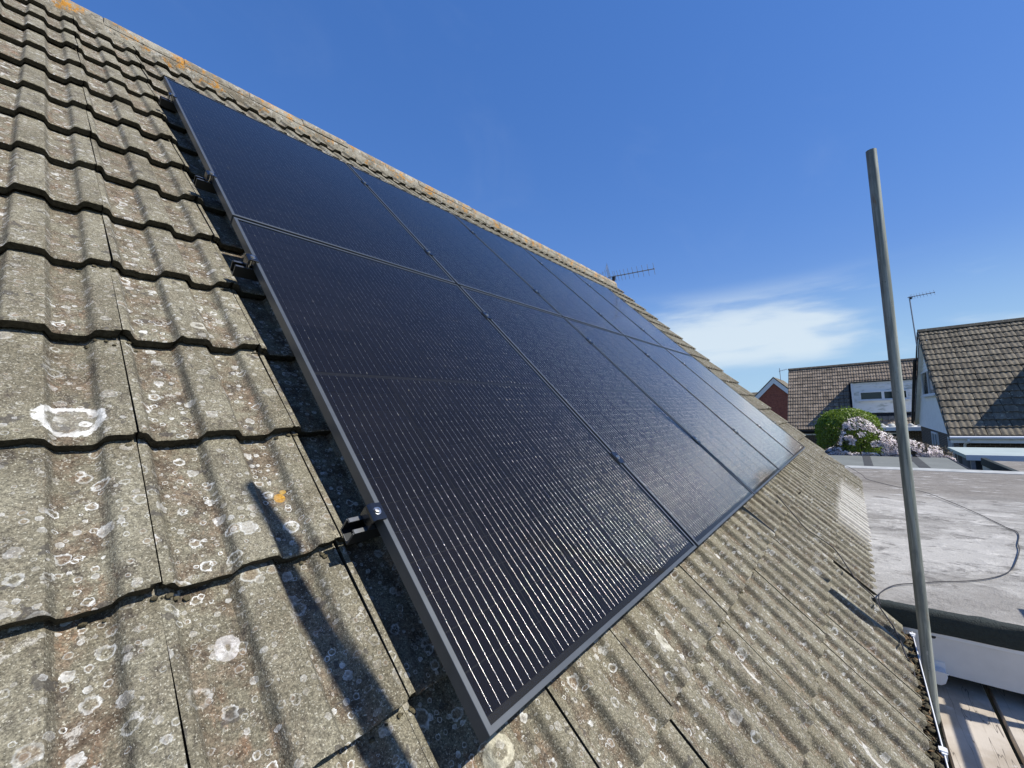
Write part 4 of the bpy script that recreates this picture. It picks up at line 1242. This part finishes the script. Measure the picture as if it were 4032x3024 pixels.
mb = MB(); mb.box((eb.x + 0.3, vb.y - LB, ZB - 0.42), (eb.x + 0.38, vb.y - 0.14, ZB - 0.34)); mb.build('wall_band', M['white_board'], hB)
# dormer
dorm_y1 = dorm_y0 - 4.0
hb = 0.155
zz = dz0
while zz < dz1 - 0.02:
    z2 = min(zz + hb, dz1)
    mb = MB(); mb.add([(dorm_x - 0.025, dorm_y0, zz), (dorm_x - 0.025, dorm_y1, zz), (dorm_x - 0.005, dorm_y1, z2), (dorm_x - 0.005, dorm_y0, z2), (dorm_x, dorm_y0, zz), (dorm_x, dorm_y1, zz), (dorm_x, dorm_y1, z2), (dorm_x, dorm_y0, z2)], [(0, 1, 2, 3), (4, 7, 6, 5), (0, 4, 5, 1), (3, 2, 6, 7), (0, 3, 7, 4), (1, 5, 6, 2)])
    mb.build('dormer_board', M['mildew'], hB)
    zz += hb
mb = MB(); mb.box((dorm_x + 0.002, dorm_y1, dz0 - 0.1), (rb.x, dorm_y0 - 0.002, dz1)); mb.build('dormer_cheeks', M['black_metal'], hB)
mb = MB(); mb.box((dorm_x - 0.12, dorm_y1, dz1), (rb.x, dorm_y0 + 0.08, dz1 + 0.06)); mb.build('dormer_roof', M['felt_edge'], hB)
mb = MB(); mb.box((dorm_x - 0.05, dorm_y0 - 0.10, dz0), (dorm_x - 0.026, dorm_y0 + 0.02, dz1 - 0.002)); mb.build('corner_trim', M['white_upvc'], hB)
def window_y(parent, y0, y1, z0, z1, x, split=1):
    w_ = MB(); t = 0.075
    y0, y1 = min(y0, y1), max(y0, y1)
    w_.box((x - 0.06, y0, z0), (x, y1, z0 + t)); w_.box((x - 0.06, y0, z1 - t), (x, y1, z1))
    w_.box((x - 0.06, y0, z0 + t), (x, y0 + t, z1 - t)); w_.box((x - 0.06, y1 - t, z0 + t), (x, y1, z1 - t))
    for i in range(split):
        ym = y0 + (y1 - y0) * (i + 1) / (split + 1); w_.box((x - 0.055, ym - 0.07, z0 + t), (x, ym + 0.07, z1 - t))
    o = w_.build('window', M['white_upvc'], parent)
    w_ = MB(); w_.box((x - 0.03, y0 + t * .5, z0 + t * .5), (x - 0.015, y1 - t * .5, z1 - t * .5)); w_.build('pane', M['window_glass'], o)
    w_ = MB(); w_.box((x - 0.14, y0 - 0.06, z0 - 0.05), (x, y1 + 0.06, z0 - 0.002)); w_.build('sill', M['white_upvc'], o)
    return o
window_y(hB, hit(3385, 1570, 0, dorm_x).y, hit(3575, 1560, 0, dorm_x).y, hit(3400, 1577, 0, dorm_x).z, hit(3400, 1542, 0, dorm_x).z, dorm_x - 0.026, 1)
# porch roof below the dormer with a row of stones along its edge
pz = hit(3500, 1682, 0, eb.x - 1.9).z
mb = MB(); mb.box((eb.x - 1.9, dorm_y1, pz - 0.22), (eb.x + 0.5, dorm_y0 - 0.7, pz)); mb.build('porch_roof', M['white_board'], hB)
mb = MB(); mb.box((eb.x - 1.3, dorm_y1, GZ), (eb.x + 0.4, dorm_y0 - 0.9, pz - 0.23)); mb.build('porch_wall', M['dark_brick'], hB)
for (y0, y1) in ((dorm_y0 - 1.2, dorm_y0 - 2.3),):
    window_y(hB, y0, y1, pz - 1.5, pz - 0.35, eb.x - 1.3, 0)
for i in range(7):
    mb = MB(); lump(mb, (eb.x - 1.35, dorm_y0 - 0.85 - i * 0.42, pz + 0.07), 0.13 + 0.05 * r3.random(), i, 0.8); ob = mb.build('edging_stone', M['kerb'], None, 60)
    tag(ob, 'rounded pale stone in the row on porch roof below the dormer', 'stone', 'stones along the porch roof')

# ---- red brick gable house
cx_ = 52.0
ap = hit(3045, 1487, 0, cx_)
hC = thing('red_brick_house', (cx_ + 4, ap.y, GZ), 'red brick house whose gable has broad white barge boards', 'house')
lft = hit(2945, 1590, 0, cx_)
slope_c = (ap.z - lft.z) / (lft.y - ap.y)
hwC = 5.2
zC = ap.z - slope_c * hwC
mb = MB(); mb.prism([(cx_, ap.y - hwC + 0.3, GZ), (cx_, ap.y + hwC - 0.3, GZ), (cx_, ap.y + hwC - 0.3, zC + 0.1), (cx_, ap.y, ap.z - 0.25), (cx_, ap.y - hwC + 0.3, zC + 0.1)], (9, 0, 0)); mb.build('wall', M['red_brick'], hC)
for s in (-1, 1):
    mb = MB(); mb.prism([(cx_ - 0.16, ap.y, ap.z - 0.06), (cx_ - 0.16, ap.y + s * hwC, zC - 0.06), (cx_ - 0.16, ap.y + s * hwC, zC - 0.62), (cx_ - 0.16, ap.y, ap.z - 0.62)], (0.05, 0, 0)); mb.build('barge_board', M['white_upvc'], hC)
    mb = MB(); mb.prism([(cx_ - 0.18, ap.y, ap.z + 0.08), (cx_ - 0.18, ap.y + s * (hwC + 0.1), zC + 0.02), (cx_ - 0.18, ap.y + s * (hwC + 0.1), zC - 0.055), (cx_ - 0.18, ap.y, ap.z - 0.055)], (9.2, 0, 0)); mb.build('roof_slope', M['far_tile_a'], hC)
far = thing('distant_house', (66, 10, GZ), 'distant dark roof just showing beside the red brick gable', 'house')
dl = hit(2972, 1545, 0, 66.0)
mb = MB(); mb.prism([(66, dl.y - 2, dl.z), (68, dl.y - 2, dl.z + 0.0), (70, dl.y - 2, dl.z - 2), (64, dl.y - 2, dl.z - 2)], (0, 9, 0)); mb.build('roof', M['far_tile_a'], far)
mb = MB(); mb.box((64.5, dl.y - 1.8, GZ), (69.5, dl.y + 6.8, dl.z - 1.9)); mb.build('wall', M['red_brick'], far)

# ------------------------------------------------------------------ aerials
def aerial(name, label, mast, boom0, boom1, n_el, el_len, rod, reflector=False, group=None, el_dir=None):
    o = thing(name, mast[0], label, 'aerial', 'rooftop television aerials')
    mb = MB(); mb.tube(mast, rod * 1.5, 10); mb.build('mast', M['alum'], o, 50)
    b0, b1 = Vector(boom0), Vector(boom1); bd = (b1 - b0).normalized()
    mb = MB(); mb.tube([b0, b1], rod, 8); mb.build('boom', M['alum'], o, 50)
    side = bd.cross(Vector((0, 0, 1))).normalized() if el_dir is None else Vector(el_dir).normalized()
    for i in range(n_el):
        t = (i / (n_el - 1)) ** 1.35 * 0.86 + 0.13
        c = b0.lerp(b1, t)
        mb = MB(); mb.tube([c - side * el_len / 2, c + side * el_len / 2], rod * 0.36, 6)
        mb.box(c - Vector((rod * 1.2,) * 3), c + Vector((rod * 1.2,) * 3)); mb.build('director', M['alum'], o)
    if reflector:
        upv = side.cross(bd).normalized()
        for s in (-1, 1):
            mb = MB()
            for q in range(5):
                c = b0 + (bd * (-0.02 - 0.03 * q) * 1 + upv * s * (0.03 + 0.055 * q))
                mb.tube([c - side * 0.26, c + side * 0.26], rod * 0.3, 6)
            for e in (-0.2, 0.2):
                mb.tube([b0 + side * e + upv * s * 0.02, b0 + side * e + bd * -0.15 + upv * s * 0.26], rod * 0.3, 6)
            mb.build('reflector_grid', M['alum'], o)
    dip = b0.lerp(b1, 0.13)
    mb = MB(); mb.box(dip + Vector((-0.03, -0.03, -0.10)), dip + Vector((0.03, 0.03, -0.01))); mb.build('dipole_box', M['black_metal'], o)
    return o, dip
b0 = hit(2398, 1092, 0, 8.6); b1 = hit(2577, 1058, 0, 8.25)
o, dip = aerial('television_aerial', 'long many-element television aerial just above the far end of ridge', [Vector((8.45, b0.y + 0.05, 1.6)), Vector((8.45, b0.y + 0.02, b0.z + 0.0))], b0 + (b0 - b1) * 0.02, b1, 11, 0.30, 0.011, True, el_dir=(0.75, 0.15, -0.6))
mb = MB(); mb.tube([Vector((8.0, b0.y + 0.05, 1.8)), Vector((8.46, b0.y + 0.05, 1.8))], 0.014, 8); mb.tube([Vector((8.0, b0.y + 0.05, 2.3)), Vector((8.46, b0.y + 0.05, 2.3))], 0.014, 8); mb.build('wall_bracket', M['galv'], o, 50)
mb = MB(); mb.tube(smooth_path([dip + Vector((0, 0, -0.1)), dip + Vector((0.02, -0.02, -0.22)), dip + Vector((0.0, 0.05, -0.34)), Vector((8.44, b0.y + 0.03, b0.z - 0.6))]), 0.005, 6); mb.build('cable', M['cable'], o)
m0 = hit(3607, 1335, 1, ga_y + 0.12); m1 = hit(3580, 1168, 1, ga_y + 0.12)
rod_x = m0.x
m0 = hit(3607, 1335, 0, rod_x); m1 = hit(3580, 1168, 0, rod_x)
a0_ = hit(3573, 1172, 0, rod_x); a1_ = hit(3680, 1151, 0, rod_x)
aerial('television_aerial', 'thin aerial on a tall mast at the peak of white boarded gable', [Vector((m0.x, m0.y, m0.z - 0.3)), m1], a0_, a1_, 9, 0.25, 0.016, el_dir=(0.3, 0.1, 0.9))
c0 = hit(3075, 1502, 0, 56.0); c1 = hit(3069, 1450, 0, 56.0)
aerial('television_aerial', 'small aerial on a short mast above the red brick house', [Vector((56.0, c0.y, c0.z - 0.9)), c1], hit(3066, 1462, 0, 56.0), hit(3097, 1454, 0, 56.0), 5, 0.4, 0.022, el_dir=(0.5, 0.2, 0.6))

# ------------------------------------------------------------------ hedge and flowering climber
def leaves(mb, c, n, size, r, nrm=None):
    E_ = Euler((r.uniform(0, 6.3), r.uniform(0, 6.3), r.uniform(0, 6.3))).to_matrix()
    L, W_ = size * r.uniform(0.7, 1.3), size * r.uniform(0.35, 0.6)
    if nrm is not None and r.random() < 0.65:
        q = (Vector(nrm) + Vector((r.gauss(0, .45), r.gauss(0, .45), r.gauss(0, .45)))).normalized().to_track_quat('Z', 'Y').to_matrix()
        E_ = q @ Matrix.Rotation(r.uniform(0, 6.3), 3, 'Z')
    mb.add([c + E_ @ Vector(p) for p in ((-L, 0, 0), (-0.1 * L, -W_, 0.15 * W_), (L, 0, 0), (-0.1 * L, W_, 0.15 * W_))], [(0, 1, 2, 3)])

r4 = random.Random(21)
hx = 14.6
hcy = hit(3338, 1690, 0, hx).y
htop = hit(3338, 1612, 0, hx).z
hwid = (hit(3207, 1700, 0, hx).y - hit(3470, 1700, 0, hx).y) / 2
hedge = thing('clipped_hedge', (hx, hcy, GZ), 'rounded bright green clipped hedge behind the garage roof', 'hedge')
mb = MB()
H0 = GZ
def hedge_pt(a, t):
    # a angle, t 0..1 up the height; bulging sides with a domed top
    zc = H0 + (htop - H0) * t
    k = 1.0 if t < 0.8 else math.sqrt(max(0.0, 1 - ((t - 0.8) / 0.2) ** 2.4))
    k *= 0.93 + 0.07 * math.sin(t * 9)
    b = 1 + 0.09 * mnoise.noise(Vector((math.cos(a) * 1.5, math.sin(a) * 1.5, t * 5)))
    return Vector((hx + math.cos(a) * hwid * 0.95 * k * b, hcy + math.sin(a) * hwid * k * b, zc))
for i in range(26000):
    a = r4.uniform(0, 2 * math.pi); t = r4.random() ** 0.42
    p = hedge_pt(a, t)
    c0_ = Vector((hx, hcy, min(p.z, htop - 0.55)))
    nrm = (p - c0_).normalized()
    dpt = abs(r4.gauss(0, 0.06))
    p = p - nrm * (dpt - 0.03 - 0.07 * mnoise.noise(p * 4.5) - (0.09 * r4.random() if r4.random() < 0.04 else 0))
    leaves(mb, p, 1, 0.026, r4, nrm)
for i in range(6000):     # flat of the dome
    a = r4.uniform(0, 2 * math.pi); rr_ = math.sqrt(r4.random()) * 0.97
    t = 0.8 + 0.2 * (1 - rr_ ** 2.4) ** (1 / 2.4)
    b = 1 + 0.09 * mnoise.noise(Vector((math.cos(a) * 1.5, math.sin(a) * 1.5, t * 5)))
    p = Vector((hx + math.cos(a) * hwid * .95 * rr_ * b, hcy + math.sin(a) * hwid * rr_ * b, H0 + (htop - H0) * t - abs(r4.gauss(0, 0.03)) + 0.02 + 0.04 * mnoise.noise(Vector((a * 3, rr_ * 5, 0)))))
    leaves(mb, p, 1, 0.028, r4, (math.cos(a) * rr_, math.sin(a) * rr_, 1))
mb.build('crown', M['hedge_leaf'], hedge, fix=False)
mb = MB()
for i in range(5):
    a = i * 1.3; mb.tube(smooth_path([(hx + 0.1 * math.cos(a), hcy + 0.1 * math.sin(a), GZ), (hx + 0.3 * math.cos(a), hcy + 0.3 * math.sin(a), GZ + 1.5), (hx + 0.4 * math.cos(a + .4), hcy + 0.4 * math.sin(a + .4), htop - 0.4)], 5), 0.035, 6)
mb.build('trunk', M['stem'], hedge, 50)

cl_ = thing('flowering_climber', (13.5, -1.0, GZ), 'climber covered in pale pink flowers spilling over fence below the hedge', 'flowers')
fx = 13.35
tops = [hit(*p, 0, fx) for p in ((3215, 1785), (3262, 1770), (3305, 1745), (3322, 1665), (3345, 1650), (3382, 1642), (3425, 1660), (3460, 1690), (3500, 1712), (3545, 1725), (3590, 1732), (3640, 1748), (3690, 1758), (3735, 1782))]
def top_at(y):
    for i in range(len(tops) - 1):
        if tops[i].y >= y >= tops[i + 1].y:
            t = (tops[i].y - y) / (tops[i].y - tops[i + 1].y); return tops[i].z + (tops[i + 1].z - tops[i].z) * t
    return tops[-1].z
fb = MB(); vb_ = MB()
ymax, ymin = tops[0].y, tops[-1].y
bot = -0.80
for i in range(5200):
    y = r4.uniform(ymin, ymax)
    tz = top_at(y) + 0.03 * mnoise.noise(Vector((y * 9, 0, 0)))
    s = r4.random()
    z = bot + (tz - bot) * s
    bulge = 0.62 * math.sqrt(max(0, 1 - (s * 0.97) ** 2)) + 0.05 * mnoise.noise(Vector((y * 6, z * 6, 2)))
    # the climber drapes in front of the hedge; a hollow is left under its overhang
    if y > tops[7].y and s < 0.72 and z > bot + 0.13 and mnoise.noise(Vector((y * 4, z * 5, 9))) < 0.25 and tz > -0.35:
        continue
    c = Vector((fx - bulge, y, z))
    dens = mnoise.noise(Vector((y * 5, z * 7, 4)))
    if dens > -0.28:
        face = Vector((-0.35, -0.75, 0.85)) + Vector((r4.gauss(0, .3), r4.gauss(0, .3), r4.gauss(0, .3)))
        q = face.normalized().to_track_quat('Z', 'Y').to_matrix()
        sz = r4.uniform(0.026, 0.040); a0r = r4.uniform(0, 6)
        for pt_ in range(4):
            a = a0r + pt_ * math.pi / 2
            vs = [(0, 0, 0), (math.cos(a - .5) * sz * .75, math.sin(a - .5) * sz * .75, 0.15 * sz), (math.cos(a) * sz * 1.15, math.sin(a) * sz * 1.15, 0.1 * sz), (math.cos(a + .5) * sz * .75, math.sin(a + .5) * sz * .75, 0.15 * sz)]
            fb.add([c + q @ Vector(v) for v in vs], [(0, 1, 2, 3)])
    for q_ in range(1):
        leaves(vb_, c + Vector((r4.uniform(0.0, 0.08), r4.gauss(0, .03), r4.gauss(0, .03))), 1, 0.03, r4, (-0.7, -0.3, 0.6))
fb.build('flowers', M['petal'], cl_, fix=False)
vb_.build('leaves', M['vine_leaf'], cl_, fix=False)
mb = MB()
for i in range(7):
    y = ymin + (ymax - ymin) * (i + 0.5) / 7
    mb.tube(smooth_path([(fx + 0.2, y, GZ), (fx + 0.15, y + 0.1, -2.0), (fx, y - 0.05, bot + 0.1)], 4), 0.015, 6)
mb.build('stems', M['stem'], cl_, 50)
fence = thing('garden_fence', (13.6, -0.5, GZ), 'dark timber fence hidden behind the flowering climber', 'fence')
for i in range(22):
    y = -2.25 + i * 0.15
    mb = MB(); mb.box((13.58, y + 0.004, GZ), (13.60, y + 0.146, -0.88 + 0.01 * (i % 3))); mb.build('fence_board', M['stem'], fence)
mb = MB(); mb.box((13.601, -2.3, -1.2), (13.65, 1.1, -1.1)); mb.build('fence_rail', M['stem'], fence)
# a few flowers and twigs straying over the hedge
